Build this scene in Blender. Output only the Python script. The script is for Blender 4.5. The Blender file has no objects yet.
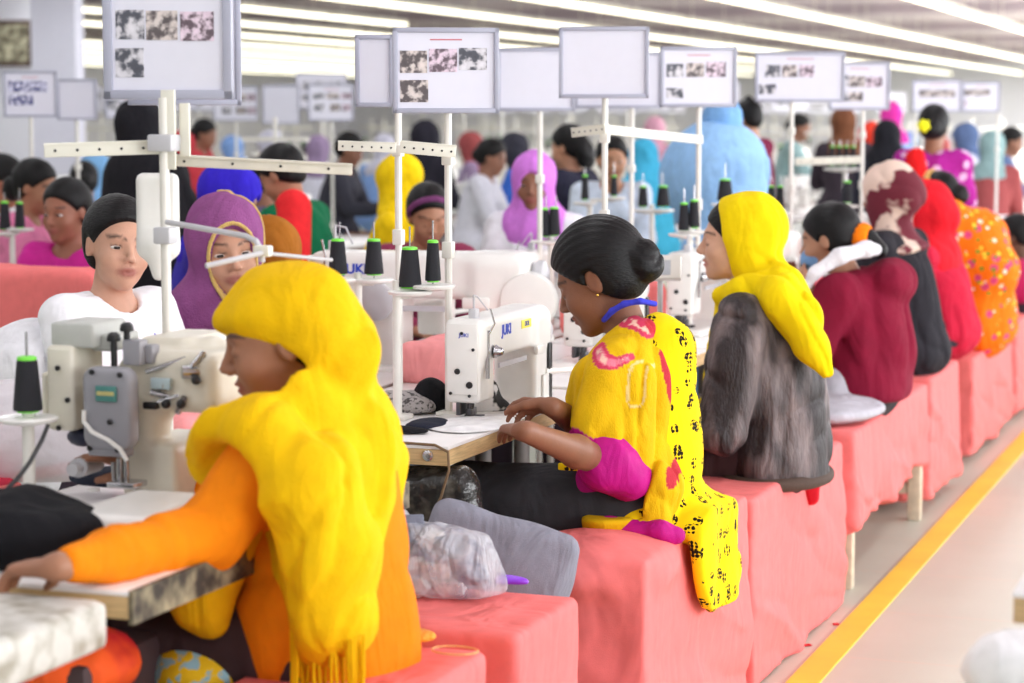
import bpy, bmesh, math, random
import numpy as np
from mathutils import Vector, Matrix
random.seed(7)
C = bpy.context.scene.collection
F32 = np.float32

# ------------------------------------------------------------------ camera geometry
FPX = 2200.0
TH, PH, CAMH = math.radians(20.03), math.radians(5.775), 1.5
_st, _ct, _sp, _cp = math.sin(TH), math.cos(TH), math.sin(PH), math.cos(PH)
CR = np.array((_ct, _st, 0.0)); CF = np.array((-_st*_cp, _ct*_cp, -_sp)); CU = np.array((-_st*_sp, _ct*_sp, _cp))
def at(u, v, X=None, Y=None, Z=None, d=None):
    r = CR*((u-512)/FPX) + CU*((341.5-v)/FPX) + CF
    if X is not None: t = X/r[0]
    elif Y is not None: t = Y/r[1]
    elif Z is not None: t = (Z-CAMH)/r[2]
    else: t = d
    return np.array((r[0]*t, r[1]*t, CAMH+r[2]*t))
def V(*a): return np.array(a, dtype=float)
def nrm(v):
    v = np.asarray(v, float); return v/max(np.linalg.norm(v), 1e-9)

# ------------------------------------------------------------------ noise
def _hash(ix, iy, iz, seed):
    h = (ix.astype(np.uint32)*np.uint32(374761393) + iy.astype(np.uint32)*np.uint32(668265263)
         + iz.astype(np.uint32)*np.uint32(2246822519) + np.uint32(seed*97+13)*np.uint32(3266489917))
    h = (h ^ (h >> np.uint32(13)))*np.uint32(1274126177)
    h = h ^ (h >> np.uint32(16))
    return (h & np.uint32(0xffff)).astype(F32)/F32(65535.0)
def vnoise(P, seed=0):
    i = np.floor(P).astype(np.int32); f = (P-i).astype(F32); f = f*f*(3-2*f)
    x, y, z = i[:, 0], i[:, 1], i[:, 2]; fx, fy, fz = f[:, 0], f[:, 1], f[:, 2]
    r = 0
    for dx in (0, 1):
        for dy in (0, 1):
            for dz in (0, 1):
                w = (fx if dx else 1-fx)*(fy if dy else 1-fy)*(fz if dz else 1-fz)
                r = r + w*_hash(x+dx, y+dy, z+dz, seed)
    return r
def folds(P, freq, seed=0, ax=None, stretch=0.25, warp=0.6):
    """ridged folds running along the axis ax; returns 0..1"""
    Q = P*F32(freq)
    if ax is not None:
        a = np.asarray(nrm(ax), F32); s = Q@a
        Q = Q - np.outer(s*(1-stretch), a).astype(F32)
    w = vnoise(P*F32(freq*.45), seed+5)
    Q = Q + (w[:, None]*F32(warp))
    n = vnoise(Q, seed)
    return 1-np.abs(2*n-1)

def crease(P, freq, seed=0, ax=None, stretch=.22, warp=.8, p=7):
    return folds(P, freq, seed, ax, stretch, warp)**p

# ------------------------------------------------------------------ distance fields
def cap(P, a, b, ra, rb):
    a = np.asarray(a, F32); b = np.asarray(b, F32); ba = b-a; pa = P-a
    t = np.clip((pa@ba)/max(float(ba@ba), 1e-9), 0, 1)
    q = pa - t[:, None]*ba
    return np.sqrt((q*q).sum(1)) - (F32(ra)+F32(rb-ra)*t)
def capE(P, a, b, ra, rb, side, flat):
    a = np.asarray(a, F32); b = np.asarray(b, F32); ba = b-a; pa = P-a; s = np.asarray(side, F32)
    t = np.clip((pa@ba)/max(float(ba@ba), 1e-9), 0, 1)
    q = pa - t[:, None]*ba; qs = q@s
    return np.sqrt(np.maximum((q*q).sum(1)-qs*qs+(qs*F32(flat))**2, 1e-12)) - (F32(ra)+F32(rb-ra)*t)
def ell(P, c, r, M=None):
    q = P-np.asarray(c, F32)
    if M is not None: q = q@np.asarray(M, F32).T
    r = np.asarray(r, F32); k0 = np.sqrt(((q/r)**2).sum(1)); k1 = np.sqrt(((q/(r*r))**2).sum(1))
    return k0*(k0-1)/np.maximum(k1, 1e-6)
def box(P, c, h, M=None, rad=0.0):
    q = P-np.asarray(c, F32)
    if M is not None: q = q@np.asarray(M, F32).T
    q = np.abs(q)-(np.asarray(h, F32)-F32(rad))
    return np.sqrt((np.maximum(q, 0)**2).sum(1)) + np.minimum(q.max(1), 0) - F32(rad)
def smin(a, b, k):
    h = np.clip(.5+.5*(b-a)/k, 0, 1); return b*(1-h)+a*h-k*h*(1-h)
def smax(a, b, k): return -smin(-a, -b, k)
def plane(P, p, n): return (P-np.asarray(p, F32))@np.asarray(nrm(n), F32)
def poly_tube(P, pts, rads, k=0.02):
    d = None
    for i in range(len(pts)-1):
        e = cap(P, pts[i], pts[i+1], rads[i], rads[i+1]); d = e if d is None else smin(d, e, k)
    return d

def sdf_mesh(name, f, lo, hi, h, mat, col=None, margin=1.7):
    """polygonise f<0 by surface nets inside the box lo..hi, evaluating only near the surface"""
    lo = np.asarray(lo, F32); hi = np.asarray(hi, F32); B = 4
    nb = np.maximum(np.ceil((hi-lo)/(h*B)).astype(int), 2)
    g = [lo[k]+h*B*(np.arange(nb[k])+.5)-h*.5 for k in range(3)]
    X, Y, Z = np.meshgrid(*g, indexing='ij')
    dc = f(np.stack([X.ravel(), Y.ravel(), Z.ravel()], 1).astype(F32)).reshape(nb)
    act = np.abs(dc) < h*B*.87*margin
    D = np.repeat(np.repeat(np.repeat(dc, B, 0), B, 1), B, 2).astype(F32)
    A = np.repeat(np.repeat(np.repeat(act, B, 0), B, 1), B, 2)
    idx = np.nonzero(A)
    P = np.stack([lo[k]+h*idx[k] for k in range(3)], 1).astype(F32)
    out = np.empty(len(P), F32)
    for s in range(0, len(P), 400000): out[s:s+400000] = f(P[s:s+400000])
    D[idx] = out
    S = D < 0
    for k in range(3):       # close at the bounds
        sl = [slice(None)]*3
        for e in (0, -1):
            sl[k] = e; S[tuple(sl)] = False; D[tuple(sl)] = np.maximum(D[tuple(sl)], h*.3)
    n = np.array(D.shape)
    c = np.zeros(n-1, np.int8)
    for dx in (0, 1):
        for dy in (0, 1):
            for dz in (0, 1):
                c += S[dx:n[0]-1+dx, dy:n[1]-1+dy, dz:n[2]-1+dz]
    cell = np.nonzero((c > 0) & (c < 8)); m = len(cell[0])
    vid = np.full(n-1, -1, np.int32); vid[cell] = np.arange(m)
    acc = np.zeros((m, 3)); cnt = np.zeros(m)
    cs = [(a, b, d) for a in (0, 1) for b in (0, 1) for d in (0, 1)]
    for p in cs:
        for k in range(3):
            if p[k]: continue
            q = list(p); q[k] = 1
            d0 = D[cell[0]+p[0], cell[1]+p[1], cell[2]+p[2]]; d1 = D[cell[0]+q[0], cell[1]+q[1], cell[2]+q[2]]
            x = (d0 < 0) != (d1 < 0)
            t = np.where(x, d0/np.where(x, d0-d1, 1), 0)
            pos = np.tile(np.array(p, float), (m, 1)); pos[:, k] += t
            acc += pos*x[:, None]; cnt += x
    vert = (np.stack(cell, 1)+acc/np.maximum(cnt, 1)[:, None])*h+lo
    faces = []
    for k in range(3):
        a, b = (k+1) % 3, (k+2) % 3
        s0 = [slice(None)]*3; s1 = [slice(None)]*3; s0[k] = slice(0, -1); s1[k] = slice(1, None)
        for s in (s0, s1): s[a] = slice(1, -1); s[b] = slice(1, -1)
        e0, e1 = S[tuple(s0)], S[tuple(s1)]
        for flip, mk in ((False, e0 & ~e1), (True, ~e0 & e1)):
            w = list(np.nonzero(mk)); w[a] = w[a]+1; w[b] = w[b]+1
            def vv(da, db):
                q = list(w); q[a] = w[a]-da; q[b] = w[b]-db
                return vid[tuple(q)]
            qd = np.stack([vv(1, 1), vv(0, 1), vv(0, 0), vv(1, 0)], 1)
            faces.append(qd[:, ::-1] if flip else qd)
    fc = np.concatenate(faces); fc = fc[(fc >= 0).all(1)]
    # one round of relaxation
    nbr = np.zeros_like(vert); nc = np.zeros(len(vert))
    for i in range(4):
        np.add.at(nbr, fc[:, i], vert[fc[:, (i+1) % 4]]); np.add.at(nc, fc[:, i], 1)
    vert = vert*.5+.5*nbr/np.maximum(nc, 1)[:, None]
    me = bpy.data.meshes.new(name)
    me.vertices.add(len(vert)); me.vertices.foreach_set('co', vert.astype(F32).ravel())
    me.loops.add(len(fc)*4); me.loops.foreach_set('vertex_index', fc.astype(np.int32).ravel())
    me.polygons.add(len(fc)); me.polygons.foreach_set('loop_start', np.arange(0, len(fc)*4, 4, dtype=np.int32))
    me.polygons.foreach_set('use_smooth', np.ones(len(fc), bool))
    me.update(calc_edges=True)
    if col is not None:
        cc = np.asarray(col(vert.astype(F32)), F32)
        if cc.shape[1] == 3: cc = np.concatenate([cc, np.ones((len(cc), 1), F32)], 1)
        at_ = me.color_attributes.new('Col', 'FLOAT_COLOR', 'POINT'); at_.data.foreach_set('color', cc.ravel())
    me.materials.append(mat)
    return me

# ------------------------------------------------------------------ materials
def lin(c):
    c = [x/255.0 for x in c[:3]]
    return tuple(x/12.92 if x <= .04045 else ((x+.055)/1.055)**2.4 for x in c)
MATS = {}
def mat(name, rgb=(200, 200, 200), rough=.6, metal=0, var=.06, vscale=30, bump=0, bscale=200, attr=False, spec=.5,
        emit=0, alpha=1, sheen=0, trans=0, coat=0, sss=0, stretch=None, rgb2=None, ramp=None, fold=None):
    if name in MATS: return MATS[name]
    m = bpy.data.materials.new(name); m.use_nodes = True; nt = m.node_tree; N = nt.nodes; L = nt.links
    b = N['Principled BSDF']; b.inputs['Roughness'].default_value = rough; b.inputs['Metallic'].default_value = metal
    b.inputs['Specular IOR Level'].default_value = spec
    tc = N.new('ShaderNodeTexCoord'); mp = N.new('ShaderNodeMapping'); L.new(tc.outputs['Object'], mp.inputs['Vector'])
    if stretch: mp.inputs['Scale'].default_value = stretch
    nz = N.new('ShaderNodeTexNoise'); nz.inputs['Scale'].default_value = vscale; nz.inputs['Detail'].default_value = 3
    L.new(mp.outputs['Vector'], nz.inputs['Vector'])
    if rgb2 is not None:
        cr = N.new('ShaderNodeValToRGB'); a, z = ramp or (.42, .58)
        cr.color_ramp.elements[0].position = a; cr.color_ramp.elements[1].position = z
        cr.color_ramp.elements[0].color = (*lin(rgb), 1); cr.color_ramp.elements[1].color = (*lin(rgb2), 1)
        L.new(nz.outputs['Fac'], cr.inputs['Fac']); src = cr.outputs['Color']
    elif attr:
        an = N.new('ShaderNodeVertexColor'); an.layer_name = 'Col'; src = an.outputs['Color']
    else:
        rg = N.new('ShaderNodeRGB'); rg.outputs[0].default_value = (*lin(rgb), 1); src = rg.outputs[0]
    if var:
        mr = N.new('ShaderNodeMapRange'); mr.inputs['To Min'].default_value = 1-var; mr.inputs['To Max'].default_value = 1+var
        mr.inputs['From Min'].default_value = .3; mr.inputs['From Max'].default_value = .7
        L.new(nz.outputs['Fac'], mr.inputs['Value'])
        vm = N.new('ShaderNodeVectorMath'); vm.operation = 'SCALE'
        L.new(src, vm.inputs[0]); L.new(mr.outputs['Result'], vm.inputs['Scale']); src = vm.outputs['Vector']
    L.new(src, b.inputs['Base Color'])
    prev = None
    if fold:
        n3 = N.new('ShaderNodeTexNoise'); n3.inputs['Scale'].default_value = fold[0]; n3.inputs['Detail'].default_value = 2.5; n3.inputs['Distortion'].default_value = 1.4
        m3 = N.new('ShaderNodeMapping'); m3.inputs['Scale'].default_value = (1, 1, .38); m3.inputs['Rotation'].default_value = fold[2] if len(fold) > 2 else (.25, .2, 0)
        L.new(tc.outputs['Object'], m3.inputs['Vector']); L.new(m3.outputs['Vector'], n3.inputs['Vector'])
        b3 = N.new('ShaderNodeBump'); b3.inputs['Strength'].default_value = fold[1]; b3.inputs['Distance'].default_value = .035
        L.new(n3.outputs['Fac'], b3.inputs['Height']); prev = b3; L.new(b3.outputs['Normal'], b.inputs['Normal'])
    if bump:
        n2 = N.new('ShaderNodeTexNoise'); n2.inputs['Scale'].default_value = bscale; n2.inputs['Detail'].default_value = 2
        L.new(mp.outputs['Vector'], n2.inputs['Vector'])
        bp = N.new('ShaderNodeBump'); bp.inputs['Strength'].default_value = bump; bp.inputs['Distance'].default_value = .01
        if prev: L.new(prev.outputs['Normal'], bp.inputs['Normal'])
        L.new(n2.outputs['Fac'], bp.inputs['Height']); L.new(bp.outputs['Normal'], b.inputs['Normal'])
    if emit:
        b.inputs['Emission Color'].default_value = (*lin(rgb), 1); b.inputs['Emission Strength'].default_value = emit
    if alpha < 1: b.inputs['Alpha'].default_value = alpha
    if sheen: b.inputs['Sheen Weight'].default_value = sheen
    if trans: b.inputs['Transmission Weight'].default_value = trans
    if coat: b.inputs['Coat Weight'].default_value = coat
    if sss:
        b.inputs['Subsurface Weight'].default_value = sss; b.inputs['Subsurface Radius'].default_value = (.012, .005, .003)
        b.inputs['Subsurface Scale'].default_value = 1
    m['src'] = 1; MATS[name] = m; return m
def cloth(name, rgb, var=.07, bump=.25, **k):
    k.setdefault('fold', (9, .55)); k.setdefault('rough', .85); k.setdefault('spec', .2)
    return mat(name, rgb, var=var, bump=bump, bscale=k.pop('bscale', 420), **k)
def base_socket(m):
    b = m.node_tree.nodes['Principled BSDF']; l = b.inputs['Base Color'].links[0]; return b, l.from_socket
def add_pattern(m, rgb, scale, size, kind='dots', rand=.7, petal=0, loc=(0, 0, 0), stretch=(1, 1, 1)):
    """print a repeated motif onto a cloth material"""
    nt = m.node_tree; N = nt.nodes; L = nt.links; b, src = base_socket(m)
    tc = N.new('ShaderNodeTexCoord'); mp = N.new('ShaderNodeMapping'); mp.inputs['Location'].default_value = loc
    mp.inputs['Scale'].default_value = stretch; L.new(tc.outputs['Object'], mp.inputs['Vector'])
    v = N.new('ShaderNodeTexVoronoi'); v.inputs['Scale'].default_value = scale; v.inputs['Randomness'].default_value = rand
    L.new(mp.outputs['Vector'], v.inputs['Vector'])
    lt = N.new('ShaderNodeMath'); lt.operation = 'LESS_THAN'; lt.inputs[1].default_value = size
    L.new(v.outputs['Distance'], lt.inputs[0]); fac = lt.outputs[0]
    if petal:
        v2 = N.new('ShaderNodeTexVoronoi'); v2.inputs['Scale'].default_value = scale*petal; v2.inputs['Randomness'].default_value = .35
        L.new(mp.outputs['Vector'], v2.inputs['Vector'])
        l2 = N.new('ShaderNodeMath'); l2.operation = 'LESS_THAN'; l2.inputs[1].default_value = .52
        L.new(v2.outputs['Distance'], l2.inputs[0])
        mu = N.new('ShaderNodeMath'); mu.operation = 'MULTIPLY'; L.new(fac, mu.inputs[0]); L.new(l2.outputs[0], mu.inputs[1]); fac = mu.outputs[0]
    mx = N.new('ShaderNodeMix'); mx.data_type = 'RGBA'; L.new(fac, mx.inputs['Factor'])
    L.new(src, mx.inputs['A']); mx.inputs['B'].default_value = (*lin(rgb), 1)
    L.new(mx.outputs['Result'], b.inputs['Base Color']); return m

# ------------------------------------------------------------------ objects
def link(name, me, parent=None, loc=None):
    o = bpy.data.objects.new(name, me); C.objects.link(o)
    if parent is not None: o.parent = parent
    if loc is not None: o.location = loc
    return o
def tag(o, label=None, cat=None, group=None, kind=None):
    if label: o['label'] = label
    if cat: o['category'] = cat
    if group: o['group'] = group
    if kind: o['kind'] = kind
    return o
def thing(name, label, cat, loc=(0, 0, 0), rz=0, group=None, rx=0):
    o = bpy.data.objects.new(name, None); C.objects.link(o); o.location = loc; o.rotation_euler = (rx, 0, rz)
    o.empty_display_size = .05
    return tag(o, label, cat, group)
def copy_tree(o, parent=None):
    c = o.copy(); C.objects.link(c); c.parent = parent
    for ch in list(o.children): copy_tree(ch, c)
    return c
def place(o, loc, rz=None, label=None, group=None, sc=None):
    o.location = loc
    if rz is not None: o.rotation_euler = (0, 0, rz)
    if label: o['label'] = label
    if group: o['group'] = group
    if sc: o.scale = (sc, sc, sc)
    return o
class MB:
    """collects hard-surface shapes; build() links them as one mesh"""
    def __init__(s): s.bm = bmesh.new()
    def _x(s, vs, M):
        for v in vs: v.co = M@v.co
    def box(s, c, h, rz=0, rx=0, ry=0, bev=0, seg=2):
        t = bmesh.new(); bmesh.ops.create_cube(t, size=2)
        for v in t.verts: v.co = Vector((v.co.x*h[0], v.co.y*h[1], v.co.z*h[2]))
        if bev: bmesh.ops.bevel(t, geom=t.edges[:], offset=bev, segments=seg, affect='EDGES', profile=.5)
        M = Matrix.Translation(Vector(c))@Matrix.Rotation(rz, 4, 'Z')@Matrix.Rotation(ry, 4, 'Y')@Matrix.Rotation(rx, 4, 'X')
        return s._in(t, M)
    def _in(s, t, M):
        s._x(t.verts, M); me = bpy.data.meshes.new('t'); t.to_mesh(me); t.free(); s.bm.from_mesh(me); bpy.data.meshes.remove(me); return s
    def rod(s, a, b, r, r2=None, seg=12, caps=True):
        a = Vector(a); b = Vector(b); d = b-a; t = bmesh.new()
        bmesh.ops.create_cone(t, cap_ends=caps, segments=seg, radius1=r, radius2=r if r2 is None else r2, depth=d.length)
        q = d.to_track_quat('Z', 'Y').to_matrix().to_4x4()
        return s._in(t, Matrix.Translation((a+b)/2)@q)
    def path(s, pts, r, seg=8):
        for i in range(len(pts)-1): s.rod(pts[i], pts[i+1], r, seg=seg)
        for p in pts[1:-1]: s.ball(p, r*1.02, 8)
        return s
    def ball(s, c, r, seg=12, sc=(1, 1, 1)):
        t = bmesh.new(); bmesh.ops.create_uvsphere(t, u_segments=seg, v_segments=max(6, seg//2), radius=r)
        return s._in(t, Matrix.Translation(Vector(c))@Matrix.Diagonal((*sc, 1)))
    def lathe(s, prof, c=(0, 0, 0), axis=(0, 0, 1), seg=24):
        t = bmesh.new(); rings = []
        for r, z in prof:
            rings.append([t.verts.new((r*math.cos(2*math.pi*k/seg), r*math.sin(2*math.pi*k/seg), z)) for k in range(seg)])
        for i in range(len(rings)-1):
            for k in range(seg):
                t.faces.new((rings[i][k], rings[i][(k+1) % seg], rings[i+1][(k+1) % seg], rings[i+1][k]))
        t.faces.new(rings[0][::-1]); t.faces.new(rings[-1])
        q = Vector(axis).to_track_quat('Z', 'Y').to_matrix().to_4x4()
        return s._in(t, Matrix.Translation(Vector(c))@q)
    def prism(s, outline, c, dirs, th, bev=0):
        """outline in 2D extruded by th along the third of dirs"""
        t = bmesh.new(); vs = [t.verts.new((x, y, 0)) for x, y in outline]; fc = t.faces.new(vs)
        r = bmesh.ops.extrude_face_region(t, geom=[fc])
        for v in r['geom']:
            if isinstance(v, bmesh.types.BMVert): v.co.z += th
        bmesh.ops.recalc_face_normals(t, faces=t.faces[:])
        if bev: bmesh.ops.bevel(t, geom=t.edges[:], offset=bev, segments=2, affect='EDGES', profile=.5)
        M = Matrix((( dirs[0][0], dirs[1][0], dirs[2][0], c[0]), (dirs[0][1], dirs[1][1], dirs[2][1], c[1]), (dirs[0][2], dirs[1][2], dirs[2][2], c[2]), (0, 0, 0, 1)))
        return s._in(t, M)
    def build(s, name, m, parent=None, loc=None, smooth=True):
        me = bpy.data.meshes.new(name); bmesh.ops.recalc_face_normals(s.bm, faces=s.bm.faces[:]); s.bm.to_mesh(me); s.bm.free()
        me.materials.append(m)
        if smooth and len(me.polygons):
            me.polygons.foreach_set('use_smooth', [True]*len(me.polygons))
            me.update()
            try: me.set_sharp_from_angle(angle=math.radians(35))
            except Exception: pass
        return link(name, me, parent, loc)
def text(s, size, m, parent, loc, rot, name='lettering', ex=.0006, bold=0):
    cu = bpy.data.curves.new(name, 'FONT'); cu.body = s; cu.size = size; cu.extrude = ex; cu.offset = bold
    cu.align_x = 'CENTER'; cu.align_y = 'CENTER'; cu.materials.append(m)
    tmp = bpy.data.objects.new(name, cu); C.objects.link(tmp); dg = bpy.context.evaluated_depsgraph_get(); dg.update()
    me = bpy.data.meshes.new_from_object(tmp.evaluated_get(dg)); me.name = name; me.materials.clear(); me.materials.append(m)
    bpy.data.objects.remove(tmp); o = link(name, me, parent, loc); o.rotation_euler = rot; return o
# ------------------------------------------------------------------ people
class J: pass
def frame(yaw):
    return V(math.cos(yaw), math.sin(yaw), 0), V(-math.sin(yaw), math.cos(yaw), 0)
def set_head(j, c, yaw, pitch, roll=0, s=1.0):
    """yaw: world direction of the face, pitch > 0 looks down"""
    f, l = frame(yaw); u = V(0, 0, 1)
    hf = f*math.cos(pitch)-u*math.sin(pitch); hu = u*math.cos(pitch)+f*math.sin(pitch)
    hl = l*math.cos(roll)+hu*math.sin(roll); hu = hu*math.cos(roll)-l*math.sin(roll)
    j.hd, j.hf, j.hl, j.hu, j.hs = np.asarray(c, float), hf, hl, hu, s
def HP(j, a, b, c): return j.hd+(j.hf*a+j.hl*b+j.hu*c)*j.hs
def figure(base, yaw, z=.54, lean=.2, stand=False, sc=.94, hyaw=0, hpitch=.35, hroll=0, reach=.3, rise=-.02, out=.02, hs=1.0, elb=None, cross=0.07):
    j = J(); j.base = V(base[0], base[1], 0); f, l = frame(yaw); u = V(0, 0, 1); j.f, j.l, j.u, j.yaw = f, l, u, yaw
    o = j.base+u*z
    if stand: o = j.base+u*(.86*sc)
    t = nrm(f*math.sin(lean)+u*math.cos(lean)); j.t = t; j.sc = sc
    j.pv = o+u*(.085*sc if not stand else .06)
    j.ch = j.pv+t*.30*sc; j.nk = j.pv+t*.455*sc
    tf = nrm(f-t*float(f@t)); j.tf = tf
    hc = j.nk+nrm(t*.75+u*.25+f*(.25 if hpitch > .2 else .05))*.135*sc
    set_head(j, hc, yaw+hyaw, hpitch, hroll, hs*sc)
    for n, s in (('L', 1), ('R', -1)):
        sh = j.nk-t*.05*sc+l*(s*.155*sc)
        e = sh+f*(reach*.35)*sc-u*.24*sc+l*s*out
        if elb is not None: e = sh+(f*elb[0]+l*s*elb[1]+u*elb[2])*sc
        w = e+nrm(f*math.cos(.0)+u*rise/.22-l*s*(cross/.22))*.225*sc*(1 if reach > .05 else .8)
        if stand and reach <= 0: w = e-u*.22*sc+f*.05
        hp = j.pv+l*(s*.085*sc)
        if stand:
            kn = hp-u*.42*sc+f*.01; an = V(hp[0], hp[1], .07)+l*s*.01
        else:
            kn = hp+f*.40*sc+l*s*.03-u*.02; an = V(kn[0], kn[1], .07)-f*.05
        for k, p in (('sh', sh), ('el', e), ('wr', w), ('hp', hp), ('kn', kn), ('an', an)): setattr(j, k+n, p)
        setattr(j, 'hd'+n, nrm(w-e)); setattr(j, 'hn'+n, V(0, 0, -1)); setattr(j, 'hc'+n, .45)
    return j

def head_d(p, open_eyes=False):
    pa = p.copy(); pa[:, 1] = np.abs(pa[:, 1])
    d = ell(p, (-.014, 0, .034), (.094, .074, .086))
    d = smin(d, ell(p, (.03, 0, -.02), (.058, .06, .078)), .03)
    d = smin(d, ell(p, (.034, 0, -.066), (.047, .045, .038)), .03)
    d = smin(d, ell(p, (.068, 0, -.094), (.02, .019, .016)), .025)
    d = smin(d, ell(p, (.074, 0, .024), (.016, .045, .012)), .015)
    d = smin(d, ell(pa, (.058, .038, -.03), (.026, .024, .026)), .02)
    d = smax(d, -ell(pa, (.1, .031, .0), (.02, .021, .012)), .014)
    if not open_eyes: d = smin(d, ell(pa, (.0715, .031, -.001), (.0165, .0165, .0125)), .004)
    d = smin(d, cap(p, (.082, 0, .014), (.108, 0, -.026), .0072, .0092), .012)
    d = smin(d, ell(pa, (.097, .0105, -.031), (.011, .007, .008)), .006)
    d = smin(d, ell(p, (.086, 0, -.0545), (.013, .024, .0065)), .006)
    d = smin(d, ell(p, (.084, 0, -.0665), (.013, .02, .007)), .006)
    d = smax(d, -ell(p, (.1, 0, -.0605), (.014, .022, .0013)), .003)
    e = ell(pa, (-.008, .074, -.004), (.019, .010, .031))
    e = smax(e, -ell(pa, (-.003, .086, -.002), (.011, .008, .019)), .006)
    return smin(d, e, .006)
def hloc(P, j):
    q = (P-np.asarray(j.hd, F32))/F32(j.hs)
    return np.stack([q@np.asarray(j.hf, F32), q@np.asarray(j.hl, F32), q@np.asarray(j.hu, F32)], 1)
def hand_d(P, w, d, n, side, sc=1.0, curl=.45, spread=.0):
    d = nrm(d); n = nrm(n-d*float(n@d)); s = nrm(np.cross(d, n))*side
    m = None
    for i, (o, L) in enumerate(((.026, .066), (.009, .075), (-.009, .07), (-.025, .055))):
        k = w+d*(.082-.004*abs(i-1))*sc+s*o*sc
        b = w+d*.012*sc+s*o*.62*sc
        c = cap(P, b, k, .0135*sc, .0105*sc); m = c if m is None else smin(m, c, .012)
    r = m
    for i, (o, L) in enumerate(((.026, .066), (.009, .075), (-.009, .07), (-.025, .055))):
        k = w+d*(.082-.004*abs(i-1))*sc+s*o*sc
        a = curl*(.55+.18*i); q = k; dd = nrm(d+s*(o*spread*6)); fg = None
        for t, (fr, ra, rb) in enumerate(((.46, .0092, .0082), (.3, .0082, .0076), (.24, .0076, .0062))):
            dr = nrm(dd*math.cos(a)+n*math.sin(a)); e = q+dr*L*fr*sc
            c = cap(P, q, e, ra*sc, rb*sc); fg = c if fg is None else np.minimum(fg, c)
            q = e; a += curl*(.9-.2*t)
        r = smin(r, fg, .0035)
    q = w+d*.025*sc+s*.022*sc
    for L, ra, rb, v in ((.036, .014, .011, (.55, .62, .45)), (.03, .0105, .0088, (.8, .3, .5)), (.022, .0088, .007, (.85, .1, .5))):
        e = q+nrm(d*v[0]+s*v[1]+n*v[2])*L*sc; r = smin(r, cap(P, q, e, ra*sc, rb*sc), .006); q = e
    return r
def tframe(j):
    return np.stack([j.tf, j.l, j.t])
def torso_d(P, j, inf=0.0, waist=0.0):
    M = tframe(j); s = j.sc
    d = ell(P, j.pv, np.array((.115, .165, .12))*s+inf, M)
    wst = j.pv*.52+j.ch*.48
    d = smin(d, ell(P, wst, np.array((.095+waist, .118+waist, .16))*s+inf, M), .06)
    d = smin(d, ell(P, j.ch, np.array((.105, .142, .135))*s+inf, M), .06)
    for sd in (1, -1): d = smin(d, ell(P, j.ch+j.tf*.07*s+j.l*sd*.06*s, V(.052, .055, .055)*s+inf, M), .03)
    d = smin(d, capE(P, j.nk-j.t*.055*s+j.l*.1*s, j.nk-j.t*.055*s-j.l*.1*s, .05*s+inf, .05*s+inf, j.tf, 1.0), .05)
    return d
def arm_d(P, j, n, inf=0.0, t=1.0, k=.03):
    sh, el, wr = getattr(j, 'sh'+n), getattr(j, 'el'+n), getattr(j, 'wr'+n); s = j.sc
    d = cap(P, sh, el, .047*s+inf, .036*s+inf)
    if t > 1: d = smin(d, cap(P, el, el+(wr-el)*(t-1), .036*s+inf, (.036-.012*(t-1))*s+inf), .02)
    return d
def body_f(j, eyes=False, legs=True, hands=True):
    def f(P):
        s = j.sc
        d = torso_d(P, j)
        d = smin(d, cap(P, j.nk-j.t*.06*s, j.hd-j.hu*.05*j.hs-j.hf*.015*j.hs, .056*s, .047*s), .035)
        for n, sd in (('L', 1), ('R', -1)):
            d = smin(d, arm_d(P, j, n, 0, 1), .03)
            sh, el, wr = getattr(j, 'sh'+n), getattr(j, 'el'+n), getattr(j, 'wr'+n)
            mid = el*.65+wr*.35
            d = smin(d, smin(cap(P, el, mid, .036*s, .037*s), cap(P, mid, wr, .037*s, .024*s), .02), .02)
            if legs:
                hp, kn, an = getattr(j, 'hp'+n), getattr(j, 'kn'+n), getattr(j, 'an'+n)
                d = smin(d, cap(P, hp, kn, .082*s, .055*s), .04)
                d = smin(d, cap(P, kn, an, .052*s, .032*s), .02)
                d = smin(d, ell(P, an+j.f*.06-j.u*.03, (.11, .045, .035), np.stack([j.f, j.l, j.u])), .02)
        if hands:
            for n, sd in (('L', -1), ('R', 1)):
                w = getattr(j, 'wr'+n); m = ((P-np.asarray(w, F32))**2).sum(1) < .3**2
                if m.any():
                    hd_ = hand_d(P[m], w, getattr(j, 'hd'+n), getattr(j, 'hn'+n), sd, s, getattr(j, 'hc'+n))
                    d = d.copy(); d[m] = smin(d[m], hd_, .012)
        q = hloc(P, j); m = (q*q).sum(1) < .26**2
        if m.any():
            d = d.copy(); d[m] = smin(d[m], head_d(q[m], eyes)*j.hs, .016)
        return d
    return f
def skin_col(j, rgb, lip=(150, 80, 75), open_eyes=False, brow=(38, 26, 24)):
    base = np.array(lin(rgb)); lc = np.array(lin(lip)); bc = np.array(lin(brow))
    def g(P):
        q = hloc(P, j); c = np.tile(base, (len(P), 1)); ya = np.abs(q[:, 1]); x, u = q[:, 0], q[:, 2]
        ok = (x > .045) & (x < .13)
        def mixin(w, k): c[:] = c*(1-w[:, None])+np.asarray(k)*w[:, None]
        lipw = np.clip(1.4-np.sqrt((ya/.025)**2+((u+.0605)/.0115)**2), 0, 1)*(x > .07)*.75; mixin(np.clip(lipw*1.6, 0, .8), lc)
        bl = .0245+.006*np.clip((ya-.012)/.03, 0, 1)-.007*np.clip((ya-.035)/.02, 0, 1)
        bw = np.clip(1.5-np.abs(u-bl)/.0032, 0, 1)*((ya > .012) & (ya < .054))*ok; mixin(bw*.85, bc)
        lw = (np.clip(1.4-np.abs(u-(.0055 if open_eyes else -.0065))/.002, 0, 1))*((ya > .017) & (ya < .047))*ok; mixin(lw*.8, bc)
        return c
    return g
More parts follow.
